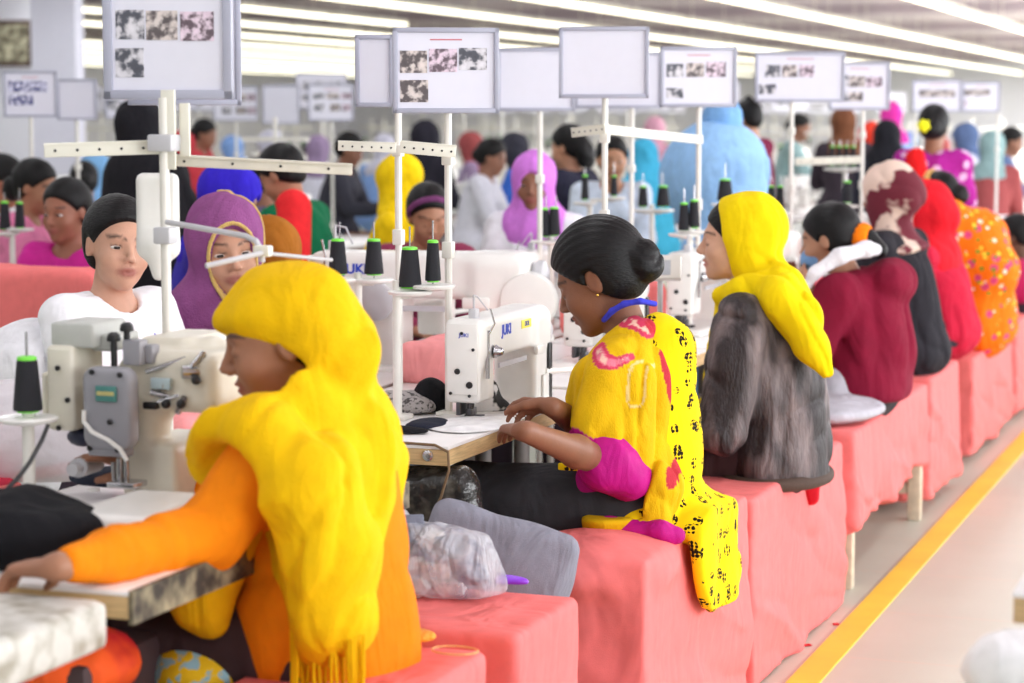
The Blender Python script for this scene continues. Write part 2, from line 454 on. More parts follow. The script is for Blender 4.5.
def hair_f(j, inf=.011, bun=None, pony=None, cut=.0, nape=-.075, strands=.0016):
    n1 = nrm(V(.065, 0, -.058)); n2 = nrm(V(.25, 0, -1))
    def f(P):
        q = hloc(P, j); qa = q.copy(); qa[:, 1] = np.abs(qa[:, 1])
        d = ell(q, (-.016, 0, .036), (.096+inf, .076+inf, .088+inf))
        d = smin(d, ell(q, (-.03, 0, -.02), (.062+inf, .062+inf*.8, .06)), .03)
        d = smax(d, plane(q, (.066-cut, 0, .048), n1), .008)
        d = smax(d, -ell(qa, (.0, .088, -.012), (.024, .022, .036)), .006)
        d = smax(d, plane(q, (-.05, 0, nape), n2), .01)
        if strands:
            ang = np.arctan2(q[:, 1], q[:, 2]+.02); d = d+strands*np.sin(ang*46+q[:, 0]*25)*.6
            d = d-.002*np.clip(1-np.abs(q[:, 1]-.012)/.004, 0, 1)*-1*(q[:, 2] > .08)
        if bun:
            c, r = bun; qq = q-np.asarray(c, F32); rr = np.sqrt((qq*qq).sum(1)); ph = np.arctan2(qq[:, 1], qq[:, 2])
            sp = np.sin(ph*2+rr*150+qq[:, 0]*60)*.0032+np.sin(ph*9+qq[:, 0]*170)*.0012
            d = smin(d, ell(q, c, r)+sp, .01)
        d = d*j.hs
        if pony: d = smin(d, poly_tube(P, [HP(j, *a) for a in pony[0]], [r*j.hs for r in pony[1]], .01), .01)
        return d
    return f
def bbox(pts, pad):
    a = np.array(pts); return a.min(0)-pad, a.max(0)+pad
def allpts(j, legs=True):
    k = ['pv', 'ch', 'nk', 'hd', 'shL', 'shR', 'elL', 'elR', 'wrL', 'wrR']
    if legs: k += ['knL', 'knR', 'anL', 'anR']
    return [getattr(j, a) for a in k]
def hijab_f(j, inf=.02, op=((.125, 0, -.02), (.085, .056, .088)), drape=.11, amp=.006, seed=1, fr=16, bulk=None, front=True, hem=None):
    def f(P):
        q = hloc(P, j)
        d = ell(q, (-.014, 0, .034), (.096+inf, .077+inf, .088+inf))
        d = smin(d, ell(q, (.0, 0, -.04), (.075+inf*.6, .068+inf*.6, .08)), .04)
        if bulk: d = smin(d, ell(q, bulk[0], bulk[1]), .035)
        d = d*j.hs; s = j.sc
        if front:
            d = smin(d, cap(P, j.hd-j.hu*.07*j.hs, j.nk-j.t*.03*s, .072*s, .085*s), .03)
            d = smin(d, ell(P, j.nk-j.t*.07*s, V(.125, .165, drape)*s, tframe(j)), .05)
        d = d-amp*folds(P, fr, seed, ax=j.t+j.l*.3, stretch=.3)+amp*.4+amp*1.3*crease(P, fr*.7, seed+9, ax=j.t+j.l*.5)
        if op: d = smax(d, -ell(q, *op)*j.hs, .01)
        return d
    return f
def top_f(j, inf=.018, sleeve=(1.8, 1.8), amp=.006, fr=14, seed=3, skirt=.10, neck=.06, waist=.02, flare=.03, k=.03, hoodc=False):
    def f(P):
        s = j.sc; d = torso_d(P, j, inf, waist)
        d = smin(d, ell(P, j.pv+j.f*.03-j.u*.01, V(.14+flare, .18+flare, skirt)*s, np.stack([j.f, j.l, j.u])), .05)
        for n, t in zip('LR', sleeve):
            d = smin(d, arm_d(P, j, n, inf, t), k)
            if t > 1.2:
                el = getattr(j, 'el'+n); d = d-.0
        fo = folds(P, fr, seed, ax=j.t, stretch=.45)
        d = d-amp*fo+amp*.4+amp*1.4*crease(P, fr*.7, seed+9, ax=j.t+j.f*.4, stretch=.3)
        if hoodc: d = smin(d, ell(P, j.nk-j.f*.085*s-j.t*.05*s, V(.06, .13, .085)*s, tframe(j)), .02)
        d = smax(d, -(cap(P, j.nk-j.t*.02*s+j.tf*.012, j.nk+j.t*.2*s+j.tf*.03, neck*s, neck*1.25*s)), .012)
        return d
    return f
def legs_f(j, inf=.02, amp=.005, seed=9):
    def f(P):
        s = j.sc; d = ell(P, j.pv, V(.12, .17, .115)*s+inf*.5, tframe(j))
        for n in 'LR':
            hp, kn, an = getattr(j, 'hp'+n), getattr(j, 'kn'+n), getattr(j, 'an'+n)
            d = smin(d, cap(P, hp, kn, .084*s+inf, .058*s+inf), .03)
            d = smin(d, cap(P, kn, an+(kn-an)*.12, .056*s+inf, .045*s+inf), .02)
        return d-amp*folds(P, 13, seed, ax=j.f)+amp*.4
    return f
def eyes(j, par, look=(1, 0, 0), iris=(45, 28, 20)):
    for sd in (1, -1):
        bm = bmesh.new(); bmesh.ops.create_uvsphere(bm, u_segments=32, v_segments=24, radius=1)
        me = bpy.data.meshes.new('eye'); lk = nrm(look)
        for v in bm.verts: pass
        bm.to_mesh(me); bm.free(); n = len(me.vertices); co = np.empty(n*3, F32); me.vertices.foreach_get('co', co); co = co.reshape(-1, 3)
        a = co@np.asarray(lk, F32); cc = np.tile(np.array(lin((225, 218, 212))), (n, 1))
        cc[a > .72] = lin(iris); cc[a > .92] = lin((8, 6, 6))
        at_ = me.color_attributes.new('Col', 'FLOAT_COLOR', 'POINT'); at_.data.foreach_set('color', np.concatenate([cc, np.ones((n, 1))], 1).astype(F32).ravel())
        co = co*np.array((.0125, .0140, .0056), F32)*j.hs
        W = co@np.stack([j.hf, j.hl, j.hu]).astype(F32)+np.asarray(HP(j, .0735, .031*sd, -.0005)-V(*par.location), F32)
        me.vertices.foreach_set('co', W.astype(F32).ravel()); me.materials.append(mat('eye_gloss', attr=True, rough=.2, var=0))
        me.polygons.foreach_set('use_smooth', [True]*len(me.polygons)); link('eye', me, par)

def skin_mat(): return mat('skin', attr=True, rough=.5, var=.05, vscale=40, bump=.08, bscale=300, sss=.12, spec=.4)
def shifted(f, base):
    b = np.asarray(base, F32); return lambda P: f(P+b)
def piece(name, f, j, lo, hi, h, m, par, col=None):
    b = j.base
    g = (lambda P: col(P+np.asarray(b, F32))) if col else None
    me = sdf_mesh(name, shifted(f, b), np.asarray(lo)-b, np.asarray(hi)-b, h, m, g)
    return link(name, me, par)
def root_for(j, label, group=None):
    return thing('person', label, 'person', tuple(j.base), 0, group)
HAIR = lambda: mat('black_hair', (9, 7, 8), rough=.5, var=.3, vscale=60, bump=.2, bscale=90, spec=.28, stretch=(1, 1, 3))
def bg_person(label, j, skin=(120, 80, 62), top=(200, 60, 80), legs=(60, 50, 60), head='hair', scarf=None, h=.011, group=None, sleeve=(1.8, 1.8),
              bun=((-.105, 0, -.01), (.04, .045, .045)), pony=None, open_eyes=False, pattern=None, amp=.007, hoodc=False, bulk=None, bottom=True, scarf_m=None, top_m=None, drape=.11, op=None):
    r = root_for(j, label, group)
    lo, hi = bbox(allpts(j, True), .2)
    lo[2] = max(lo[2], -.01)
    hb = h if h > .009 else h
    piece('body', body_f(j, open_eyes), j, lo, hi, hb, skin_mat(), r, skin_col(j, skin, open_eyes=open_eyes))
    if open_eyes: eyes(j, r)
    tm = top_m or cloth('cloth_%d_%d_%d' % tuple(top), top)
    lt, ht = bbox(allpts(j, False), .26)
    piece('blouse', top_f(j, sleeve=sleeve, amp=amp, hoodc=hoodc, seed=int(abs(j.base[0]*31+j.base[1]*17)) % 50), j, lt, ht, h*1.05, tm, r)
    if bottom:
        lb, hb2 = bbox([j.pv, j.knL, j.knR, j.anL, j.anR], .2); lb[2] = max(lb[2], 0)
        piece('trousers', legs_f(j), j, lb, hb2, h*1.3, cloth('cloth_%d_%d_%d' % tuple(legs), legs), r)
    lh, hh = bbox([j.hd], .22*j.hs)
    if head == 'hair':
        if pony: l2, h2 = bbox([j.hd, HP(j, *pony[0][-1])], .2)
        else: l2, h2 = lh, hh
        piece('hair', hair_f(j, bun=bun, pony=pony, cut=.010), j, l2, h2, h*.75, HAIR(), r)
    else:
        if head == 'loose': piece('hair', hair_f(j, bun=None), j, lh, hh, h*.8, HAIR(), r)
        lo2, hi2 = bbox([j.hd, j.nk, j.ch], .24)
        op = op if op else ((.125, 0, -.02), (.085, .056, .088)) if head == 'hijab' else ((.135, 0, -.01), (.11, .066, .1))
        piece('headscarf', hijab_f(j, op=op, bulk=bulk, seed=int(abs(j.base[1]*13)) % 40, drape=drape), j, lo2, hi2, h*.9, scarf_m or cloth('cloth_%d_%d_%d' % tuple(scarf), scarf), r)
    return r
# ------------------------------------------------------------------ common materials
M_white = mat('machine_white', (236, 235, 230), rough=.32, var=.02, coat=.3)
M_cream = mat('cream_casting', (226, 221, 204), rough=.38, var=.03, coat=.2)
M_grey = mat('grey_plastic', (150, 150, 156), rough=.42, var=.03)
M_lgrey = mat('light_grey_metal', (196, 196, 200), rough=.4, var=.03)
M_steel = mat('steel', (190, 190, 192), rough=.25, metal=.9, var=.05)
M_dsteel = mat('dark_steel', (96, 96, 100), rough=.3, metal=.8, var=.1)
M_dark = mat('dark_plastic', (28, 28, 30), rough=.4, var=.05)
M_paint = mat('painted_bar', (232, 230, 216), rough=.45, var=.04, vscale=12)
M_brownbar = mat('painted_angle', (205, 200, 186), rough=.5, var=.06)
M_pole = mat('painted_pole', (228, 226, 218), rough=.4, var=.03)
M_pink = cloth('coral_cotton', (240, 124, 122), var=.04, bump=.12, fold=(4.5, .9, (.95, .5, .2)))
M_pink2 = cloth('pale_coral_cotton', (242, 156, 156), var=.04, bump=.12)
M_thread = mat('black_thread', (26, 27, 34), rough=.7, var=.15, stretch=(1, 1, 12), vscale=60, bump=.4, bscale=160)
M_green = mat('green_core', (122, 232, 66), rough=.4, var=.02)
M_board = mat('board_sheet', (222, 222, 234), rough=.45, var=.01)
M_bframe = mat('board_frame', (168, 170, 186), rough=.4, var=.02)
M_laminate = mat('table_laminate', (238, 236, 234), rough=.3, var=.03, vscale=8)
M_ply = mat('plywood_edge', (196, 166, 118), rough=.6, var=.2, vscale=20, stretch=(1, 1, 14), bump=.2)
M_blue = mat('blue_ink', (40, 70, 190), rough=.5, var=0)
M_yel = mat('yellow_ink', (236, 226, 70), rough=.5, var=0)
M_red = mat('red_ink', (200, 120, 130), rough=.5, var=0)

# ------------------------------------------------------------------ the hall
def structure(name, mb, m, smooth=False):
    o = mb.build(name, m, smooth=smooth); o['kind'] = 'structure'; return o
def floor_mat():
    m = mat('floor_tiles', (192, 196, 180), rough=.42, var=.035, vscale=3, spec=.4)
    nt = m.node_tree; N = nt.nodes; L = nt.links; b, src = base_socket(m)
    tc = N.new('ShaderNodeTexCoord'); br = N.new('ShaderNodeTexBrick'); br.offset = 0
    br.inputs['Scale'].default_value = 1; br.inputs['Brick Width'].default_value = .6; br.inputs['Row Height'].default_value = .6
    br.inputs['Mortar Size'].default_value = .004; br.inputs['Mortar Smooth'].default_value = .4
    L.new(tc.outputs['Object'], br.inputs['Vector'])
    mx = N.new('ShaderNodeMix'); mx.data_type = 'RGBA'; L.new(br.outputs['Fac'], mx.inputs['Factor'])
    L.new(src, mx.inputs['A']); mx.inputs['B'].default_value = (*lin((205, 192, 172)), 1)
    L.new(mx.outputs['Result'], b.inputs['Base Color']); return m
fl = MB().box((-13, 30, -.05), (20, 35, .05)); structure('floor', fl, floor_mat())
structure('ceiling', MB().box((-13, 30, 3.1), (20, 35, .05)), mat('ceiling_paint', (184, 170, 180), rough=.8, var=.05, vscale=1.5))
M_wall = mat('wall_paint', (236, 236, 244), rough=.8, var=.02, vscale=1)
structure('wall_far', MB().box((-13, 62, 1.5), (20, .1, 1.6)), M_wall)
structure('wall_left', MB().box((-28, 30, 1.5), (.1, 35, 1.6)), M_wall)
wr = MB()
for y in range(0, 30): wr.box((4.2, y*2.2-1.6, 1.5), (.1, .3, 1.6))
wr.box((4.2, 30, .35), (.1, 35, .45)); wr.box((4.2, 30, 2.85), (.1, 35, .25)); structure('wall_right', wr, M_wall)
structure('wall_back', MB().box((-13, -5, 1.5), (20, .1, 1.6)), M_wall)
# yellow walkway line on the floor
tag(MB().box((-1.241, 28, .002), (.042, 30, .0025)).build('floor_line', mat('yellow_floor_paint', (250, 205, 62), rough=.5, var=.1, vscale=4)), 'yellow painted walkway line running along the pale floor', 'floor line')
# column and office wall on the left
cpos = at(58, 60, d=19)
structure('column', MB().box((cpos[0], cpos[1], 1.55), (.19, .19, 1.55), rz=TH), mat('column_paint', (222, 222, 236), rough=.7, var=.02))
w0 = at(14, 60, d=21)
structure('wall_office', MB().box((w0[0]-1.1, w0[1]-.4, 1.55), (1.45, .08, 1.55), rz=TH), M_wall)
p0 = at(12, 43.5, d=20.75)
fr = thing('picture_frame', 'dark framed picture hanging on the white wall at far left', 'picture', tuple(p0), TH)
fb = MB(); W_, H_ = .175, .2
for s in (-1, 1): fb.box((s*W_, 0, 0), (.018, .015, H_+.018), bev=.004); fb.box((0, 0, s*H_), (W_, .015, .018), bev=.004)
fb.build('frame', mat('dark_wood', (78, 50, 44), rough=.5), fr)
MB().box((0, .004, 0), (W_, .004, H_)).build('print', mat('gold_print', (92, 84, 66), rgb2=(196, 190, 160), rough=.6, var=.1, vscale=14, ramp=(.4, .62)), fr)
# (no bales) leaning far left
# ------------------------------------------------------------------ ceiling lights
M_tube = mat('tube_glow', (255, 250, 226), emit=2.6, var=0)
M_batten = mat('batten_white', (235, 232, 220), rough=.5, var=.02)
proto = thing('ceiling_light', 'fluorescent batten light in the long glowing rows under the ceiling', 'ceiling light', (0, 0, 2.72), group='fluorescent battens under the ceiling')
MB().box((0, 0, .04), (.05, 1.16, .025), bev=.008).build('housing', M_batten, proto)
tb = MB(); tb.rod((-.028, -1.14, 0), (-.028, 1.14, 0), .022, seg=10); tb.rod((.028, -1.14, 0), (.028, 1.14, 0), .022, seg=10); tb.build('tube', M_tube, proto)
for hy_ in (-.8, .8): MB().rod((0, hy_, .06), (0, hy_, .34), .006, seg=6).build('hanger', M_batten, proto)
nl = 0
def seen(p, mu=30, mv=20):
    q = np.asarray(p, float)-V(0, 0, CAMH); z = q@CF
    if z < .5: return False
    u = 512+FPX*(q@CR)/z; v = 341.5-FPX*(q@CU)/z
    return -mu < u < 1024+mu and -mv < v < 683+mv
for k in range(13):
    x = -3.9-1.83*k
    for i in range(0, 17):
        y = 20.4+2.42*i+(k % 3)*.3
        if y > 60: continue
        if seen((x, y, 2.72), 60, 25) and nl < 300:
            if k in (4, 7) and i % 5 == 3: continue
            o = proto if nl == 0 else copy_tree(proto); o.location = (x, y, 2.72); nl += 1
# ceiling beams
for i in range(6):
    structure('trim_%d' % (i+1), MB().box((-13, 24+6*i, 2.98), (20, .15, .07)), mat('beam_paint', (176, 162, 172), rough=.8, var=.03))
def area(name, loc, rot, sx, sy, power, col):
    l = bpy.data.lights.new(name, 'AREA'); l.shape = 'RECTANGLE'; l.size = sx; l.size_y = sy; l.energy = power; l.color = col
    o = bpy.data.objects.new(name, l); C.objects.link(o); o.location = loc; o.rotation_euler = rot; return o
for k in range(-2, 6):
    area('ceiling_lamp', (-3.9-1.83*k if k >= 0 else -2.07-1.83*(k+1), 8.5, 2.7), (0, 0, 0), .12, 24, 98, (.965, .985, 1))
for k in range(9):
    area('far_fill_strip', (-3.9-1.83*k-(0 if k < 6 else 1.83*(k-5)), 41, 2.69), (0, 0, 0), .12, 40, 90, (.98, .98, 1))  # extra strips along the batten rows, added to brighten the far hall
for k in range(3):
    area('far_fill_strip', (-2.07+1.83*k, 41, 2.69), (0, 0, 0), .3, 40, 2300, (.98, .98, 1))  # unseen strips added beside the view, much stronger, to lift the far hall
for i in range(5):
    area('window_daylight', (4.0, 1+4.4*i, 1.75), (0, math.radians(90), 0), 1.6, 3.6, 190, (.96, .98, 1))

# ------------------------------------------------------------------ benches with coral covers
def bench(x0, x1, y0, y1, zt, zb, label, seed, m=None, legs=False, flare=.02, cush=0, amp=.014, group='covered benches along the walkway'):
    m = m or M_pink
    cx, cy = (x0+x1)/2, (y0+y1)/2; hx, hy = (x1-x0)/2, (y1-y0)/2
    r = thing('covered_bench', label, 'bench', (cx, cy, 0), 0, group)
    def f(P):
        dn = np.clip((zt-P[:, 2])/.5, 0, 1)
        Q = P.copy(); Q[:, 0] = Q[:, 0]/(1+dn*flare*2); Q[:, 1] = Q[:, 1]/(1+dn*flare)
        d = box(Q, (0, 0, (zt+zb)/2), (hx, hy, (zt-zb)/2), rad=.016)
        if cush: d = smin(d, ell(Q, (0, -hy+.16, zt-.05), (hx+.02, .2, .085)), .03)
        side = np.clip((zt-.03-P[:, 2])/.15, 0, 1); low = .35+.65*side
        w1 = folds(P, 4.2, seed, ax=(0, .9, -.42), stretch=.22)
        w2 = folds(P, 7, seed+3, ax=(.3, .2, 1), stretch=.3)
        d = d-amp*low*(w1**4)*(.5+.9*side)-amp*.5*side*w2**3+amp*.45+amp*.5*low*side*crease(P, 5, seed+11, ax=(.2, .9, -.5), stretch=.12, warp=.5)+amp*.7*side*crease(P, 8, seed+5, ax=(.2, .9, -.25), stretch=.12, warp=.5)
        if zb > .1: d = d+.012*np.sin(P[:, 1]*9+seed)*np.clip((zb+.12-P[:, 2])/.1, 0, 1)
        return d
    me = sdf_mesh('cover', f, (-hx-.1, -hy-.1, zb-.03), (hx+.1, hy+.1, zt+.1), .0105, m)
    link('cover', me, r)
    if legs:
        lm = mat('bench_leg_paint', (214, 200, 176), rough=.6, var=.15)
        for sx in (-1, 1):
            for sy in (-1, 1): MB().box((sx*(hx-.04), sy*(hy-.06), .19), (.024, .024, .19), bev=.004).build('leg', lm, r)
        MB().box((0, -hy+.06, .12), (hx-.04, .015, .02), bev=.003).box((0, hy-.06, .12), (hx-.04, .015, .02), bev=.003).build('stretcher', lm, r)
    return r
B = -1.335
bench(B-.34, B, 2.95, 3.56, .575, .0, 'low coral covered bench at the very bottom, under the woman in orange sleeves', 3)
bench(B-.42, B, 3.70, 4.07, .565, .0, 'short coral covered stool with the bunched cloth corner and the clear bag on it', 5, amp=.009)
bench(B-.33, B, 4.52, 5.46, .545, .0, 'coral covered bench with the puffy cushion, under the woman in the yellow print tunic', 8, cush=1)
bench(B-.33, B, 5.50, 6.66, .52, .0, 'coral covered bench under the woman in the brown fur jacket', 12, amp=.011)
bench(B-.33, B, 6.84, 8.25, .52, .2, 'coral covered bench with exposed pale wooden legs, under the maroon hooded jacket', 17, legs=True)
bench(B-.33, B, 8.32, 9.0, .53, .05, 'coral covered bench just beyond the maroon hooded jacket', 21)
bench(B-.37, B-.03, 9.62, 10.9, .47, .03, 'farthest coral covered bench, under the woman in orange floral cloth', 26)
bench(B-.37, B-.03, 11.1, 12.5, .5, .03, 'coral covered bench at the right picture edge beyond the orange floral cloth', 29)

# ------------------------------------------------------------------ sewing tables
def table(x0, x1, y0, y1, z, label, group=None, cover=None, light=False):
    cx, cy, hx, hy = (x0+x1)/2, (y0+y1)/2, (x1-x0)/2, (y1-y0)/2
    r = thing('sewing_table', label, 'table', (cx, cy, 0), 0, group)
    MB().box((0, 0, z-.004), (hx, hy, .004), bev=.0015).build('laminate_top', M_laminate, r)
    MB().box((0, 0, z-.026), (hx-.001, hy-.001, .0178), bev=.002).build('plywood_panel', M_ply, r)
    lg = mat('table_frame_paint', (120, 116, 112), rough=.5, var=.1)
    for s in (-1, 1):
        MB().box((0, s*(hy-.12), .035), (hx-.02, .03, .02), bev=.005).rod((0, s*(hy-.12), .05), (0, s*(hy-.12), z-.05), .022).box((0, s*(hy-.12), z-.052), (hx-.06, .02, .008)).build('leg', lg, r)
    if not light:
        MB().box((-.05, -.05, .12), (.13, .1, .015), rx=.25, bev=.006).build('treadle', M_dark, r)
        MB().box((-.12, .1, z-.16), (.08, .11, .09), bev=.02).build('motor', mat('motor_paint', (70, 72, 78), rough=.5), r)
    return r
t2 = table(-2.30, -1.755, 4.41, 5.46, .79, 'sewing table with the plywood edge and round screw, holding the white lockstitch machine')
MB().lathe([(.012, 0), (.012, .004), (.008, .006), (.003, .006)], (.225, -.5255, .768), (0, -1, 0), 16).build('screw', M_steel, t2)
t1 = table(-2.25, -1.66, 2.87, 3.95, .79, 'sewing table of the woman in the yellow shawl, under the grey overlock machine')
M_worn = mat('worn_panel', (58, 52, 46), rgb2=(150, 140, 112), rough=.7, var=.1, vscale=22, ramp=(.4, .7))
MB().box((.296, 0, .765), (.004, .54, .026)).build('worn_edge_strip', M_worn, t1)
t0 = thing('foreground_table', 'blurred pale worn table corner at the lower left, nearest the camera', 'table', (-1.95, 2.45, 0))
me = sdf_mesh('tabletop', lambda P: box(P, (0, 0, .752), (.285, .37, .038), rad=.012), (-.35, -.45, .68), (.35, .45, .82), .01,
              mat('worn_laminate', (206, 204, 196), rgb2=(128, 120, 100), rough=.5, var=.06, vscale=22, ramp=(.45, .75)))
link('tabletop', me, t0)
for s in (-1, 1): MB().rod((.1, s*.28, 0), (.1, s*.28, .71), .022).build('leg', M_lgrey, t0)
for i, y in enumerate((5.52, 6.62, 7.72, 8.82, 9.92, 11.02)):
    table(-2.30, -1.755, y, y+1.06, .79, ['sewing table in front of the woman in the fur jacket', 'sewing table in front of the maroon hooded jacket', 'sewing table in front of the patterned headscarf', 'sewing table in front of the red headscarf', 'sewing table in front of the orange floral cloth', 'last sewing table along the walkway row'][i], light=True)

# ------------------------------------------------------------------ lockstitch machine
def lockstitch(label, loc, rz, group=None, lettering=True, sc=1.0, h=.0065):
    """local x along the arm from the needle to the wheel, y away from the operator"""
    r = thing('sewing_machine', label, 'sewing machine', loc, rz, group)
    def f(P):
        d = box(P, (.12, 0, .012), (.26, .09, .012), rad=.006)
        d = smin(d, box(P, (.345, .0, .13), (.062, .062, .13), rad=.02), .015)
        a = box(P, (.16, .0, .222), (.24, .052, .052-.0), rad=.018)
        a = smax(a, plane(P, (.1, 0, .162+.0), (0, 0, -1)), .01)
        d = smin(d, a, .03)
        d = smin(d, box(P, (-.035, .0, .165), (.052, .047, .10), rad=.012), .01)
        d = smax(d, -box(P, (-.04, -.06, .1), (.035, .02, .05), rad=.01), .01)
        return d
    link('casting', sdf_mesh('casting', f, (-.18, -.12, -.02), (.44, .12, .3), h, M_white), r)
    MB().box((-.0885, 0, .175), (.003, .040, .088), bev=.002).build('face_plate', M_white, r)
    sc_ = MB()
    for y, z, q in ((.012, .145, .0075), (-.02, .112, .0085), (.03, .09, .004), (-.03, .2, .004), (.0, .24, .004), (-.02, .085, .004)): sc_.lathe([(q, 0), (q, .003), (q*.7, .004)], (-.0915, y, z), (-1, 0, 0), 12)
    sc_.build('plug', M_dark, r)
    MB().lathe([(.02, 0), (.05, .004), (.056, .012), (.056, .026), (.045, .032), (.02, .034)], (.41, 0, .2), (1, 0, 0), 28).build('hand_wheel', M_lgrey, r)
    MB().rod((-.05, -.004, .076), (-.05, -.004, .018), .0055).rod((-.05, -.004, .02), (-.05, -.004, .002), .0012).box((-.05, -.004, .04), (.008, .008, .008), bev=.001).build('needle_bar', M_dsteel, r)
    MB().rod((-.028, -.002, .085), (-.028, -.002, .016), .006).box((-.036, -.012, .028), (.014, .022, .004), bev=.001).box((-.032, -.004, .036), (.011, .008, .014), bev=.001).box((-.05, .015, .05), (.03, .006, .016), bev=.002).build('presser_foot', M_dsteel, r)
    td = MB(); td.lathe([(.004, 0), (.017, .003), (.017, .006), (.008, .008), (.017, .011), (.014, .016), (.009, .028), (.006, .03)], (-.015, -.05, .19), (0, -1, 0), 20)
    td.build('tension_disc', M_steel, r)
    MB().box((-.05, -.052, .185), (.004, .004, .06)).path([(-.05, -.055, .235), (-.043, -.068, .262), (-.052, -.06, .3)], .0025).build('take_up_lever', M_steel, r)
    tg = MB(); tg.rod((-.035, -.01, .26), (-.035, -.01, .33), .003); tg.box((-.035, -.01, .285), (.014, .010, .012), bev=.003); tg.path([(-.035, -.01, .33), (-.01, -.01, .325), (.01, -.03, .29)], .002); tg.build('thread_guide', M_lgrey, r)
    MB().box((.295, -.068, .165), (.03, .006, .012), bev=.004).rod((.36, -.06, .1), (.47, -.1, .095), .008).box((.345, -.066, .055), (.022, .004, .04), bev=.003).build('reverse_lever', M_white, r)
    MB().box((.38, -.066, .09), (.012, .004, .085), bev=.002).build('belt_cover', M_dark, r)
    MB().box((.13, -.0525, .15), (.10, .003, .006)).build('seam_strip', M_lgrey, r)
    if lettering:
        text('JUKI', .036, M_blue, r, (.085, -.0528, .235), (math.radians(90), 0, 0), 'blue_lettering', bold=.0012)
        MB().box((.235, -.0525, .238), (.038, .0015, .011), bev=.001).build('yellow_badge', M_yel, r)
        text('DDL', .018, M_blue, r, (.235, -.0545, .238), (math.radians(90), 0, 0), 'badge_lettering')
        text('JUKI', .014, M_blue, r, (-.092, -.005, .235), (math.radians(90), 0, math.radians(-90)), 'small_lettering')
    if sc != 1: r.scale = (sc, sc, sc)
    return r
juki = lockstitch('white lockstitch sewing machine with blue lettering, under the hands of the woman in yellow print', (-1.865, 4.86, .773), math.radians(90), sc=.95, h=.005)
proto_m = lockstitch('x', (-1.95, 5.95, .79), math.radians(90), lettering=False, h=.009)
ml = ['white sewing machine behind the bun of the woman in yellow print', 'white sewing machine left of the maroon hooded jacket', 'white sewing machine ahead of the patterned headscarf', 'white sewing machine ahead of the red headscarf', 'white sewing machine ahead of the orange floral cloth']
for i, y in enumerate((5.98, 7.05, 8.1, 9.2, 10.3)):
    o = proto_m if i == 0 else copy_tree(proto_m); place(o, (-1.95, y, .79), math.radians(90), ml[i])
big = lockstitch('large white machine with a long arm and blue lettering, below the plum headband', tuple(at(352, 300, d=6.4)*np.array((1, 1, 0))+V(0, 0, .765)), TH*.5, lettering=False, sc=1.3, h=.008)
for c in list(big.children):
    if c.name.startswith(('take_up', 'needle', 'tension')): pass
text('JUKI', .03, M_blue, big, (.02, -.0528, .235), (math.radians(90), 0, 0), 'blue_lettering', bold=.001)
MB().lathe([(.03, 0), (.06, .006), (.065, .02), (.06, .04), (.03, .045)], (.41, -.03, .17), (0, -1, 0), 32).build('belt_guard', M_white, big)

# ------------------------------------------------------------------ thread cones
cone0 = thing('thread_cone', 'x', 'thread cone', (0, 0, 0))
MB().lathe([(.031, .004), (.0315, .01), (.0225, .1), (.0215, .104)], seg=20).build('thread', M_thread, cone0)
MB().lathe([(.024, 0), (.024, .004), (.017, .012)], seg=16).rod((0, 0, .01), (0, 0, .105), .012).lathe([(.0215, .103), (.021, .110), (.014, .112)], seg=16).build('cone_core', M_green, cone0)
used = [False]
def cone(u, v, d, w, hgt, label, group=None, p=None):
    """a cone whose foot is at the point seen at (u, v)"""
    p = at(u, v, d=d) if p is None else p
    o = cone0 if not used[0] else copy_tree(cone0); used[0] = True
    o.location = tuple(p); o.scale = (w/.063, w/.063, hgt/.112); o['label'] = label
    if group: o['group'] = group
    elif 'group' in o: del o['group']
    return o
def on_table(p): return -2.3 < p[0] < -1.755 and 4.41 < p[1] < 12.08 or -2.25 < p[0] < -1.66 and 2.87 < p[1] < 3.95
def tray_stand(u, v, d, label, tops, poleu=None, zfoot=.79, bar=True):
    """white stand: pole, crossbar, one round tray for each (u, v) of tops"""
    p = at(poleu if poleu is not None else u, v, d=d)
    if not on_table(p): zfoot = 0
    r = thing('thread_stand', label, 'thread stand', (p[0], p[1], zfoot))
    z0 = p[2]-zfoot
    MB().rod((0, 0, 0), (0, 0, z0+.02), .011).box((0, 0, .006), (.03, .03, .006), bev=.003).build('pole', M_pole, r)
    br = MB()
    for (tu, tv) in tops:
        q = at(tu, tv, d=d)-V(p[0], p[1], zfoot)
        MB().lathe([(.02, -.012), (.05, -.006), (.054, 0), (.05, .003), (.01, .003)], (q[0], q[1], q[2]-.004), seg=28).build('tray', M_white, r)
        MB().rod((q[0], q[1], q[2]), (q[0], q[1], q[2]+.15), .0022, seg=6).build('spool_pin', M_steel, r)
        br.rod((0, 0, q[2]-.014), (q[0], q[1], q[2]-.014), .007)
    br.build('crossbar', M_pole, r); return r
s1 = tray_stand(397, 289, 5.2, 'white thread stand with two trays beside the tall pole, left of the needle machine', [(410, 290), (433, 284)], poleu=397)
cone(410, 288, 5.2, .055, .098, 'black thread cone with green rim, left one on the near thread stand')
cone(433, 282, 5.2, .038, .10, 'slim straight black thread spool, right one on the near thread stand').children[1].hide_render = False
s2 = tray_stand(358, 280, 5.9, 'white thread stand with two trays in front of the large white machine', [(340, 278), (374, 278)])
cone(338, 275, 5.9, .052, .098, 'black thread cone with green rim, beside the metal rod and the green top')
cone(374, 275, 5.9, .052, .098, 'black thread cone with green rim, in front of the blue lettering on the large machine')
s3 = tray_stand(551, 241, 7.5, 'white thread stand above the hair of the woman in yellow print', [(546, 240), (556, 240)])
cone(544, 237, 7.5, .045, .1, 'left black cone of the touching pair left of the black hair bun'); cone(554, 236, 7.5, .045, .1, 'right black cone of the touching pair left of the black hair bun')
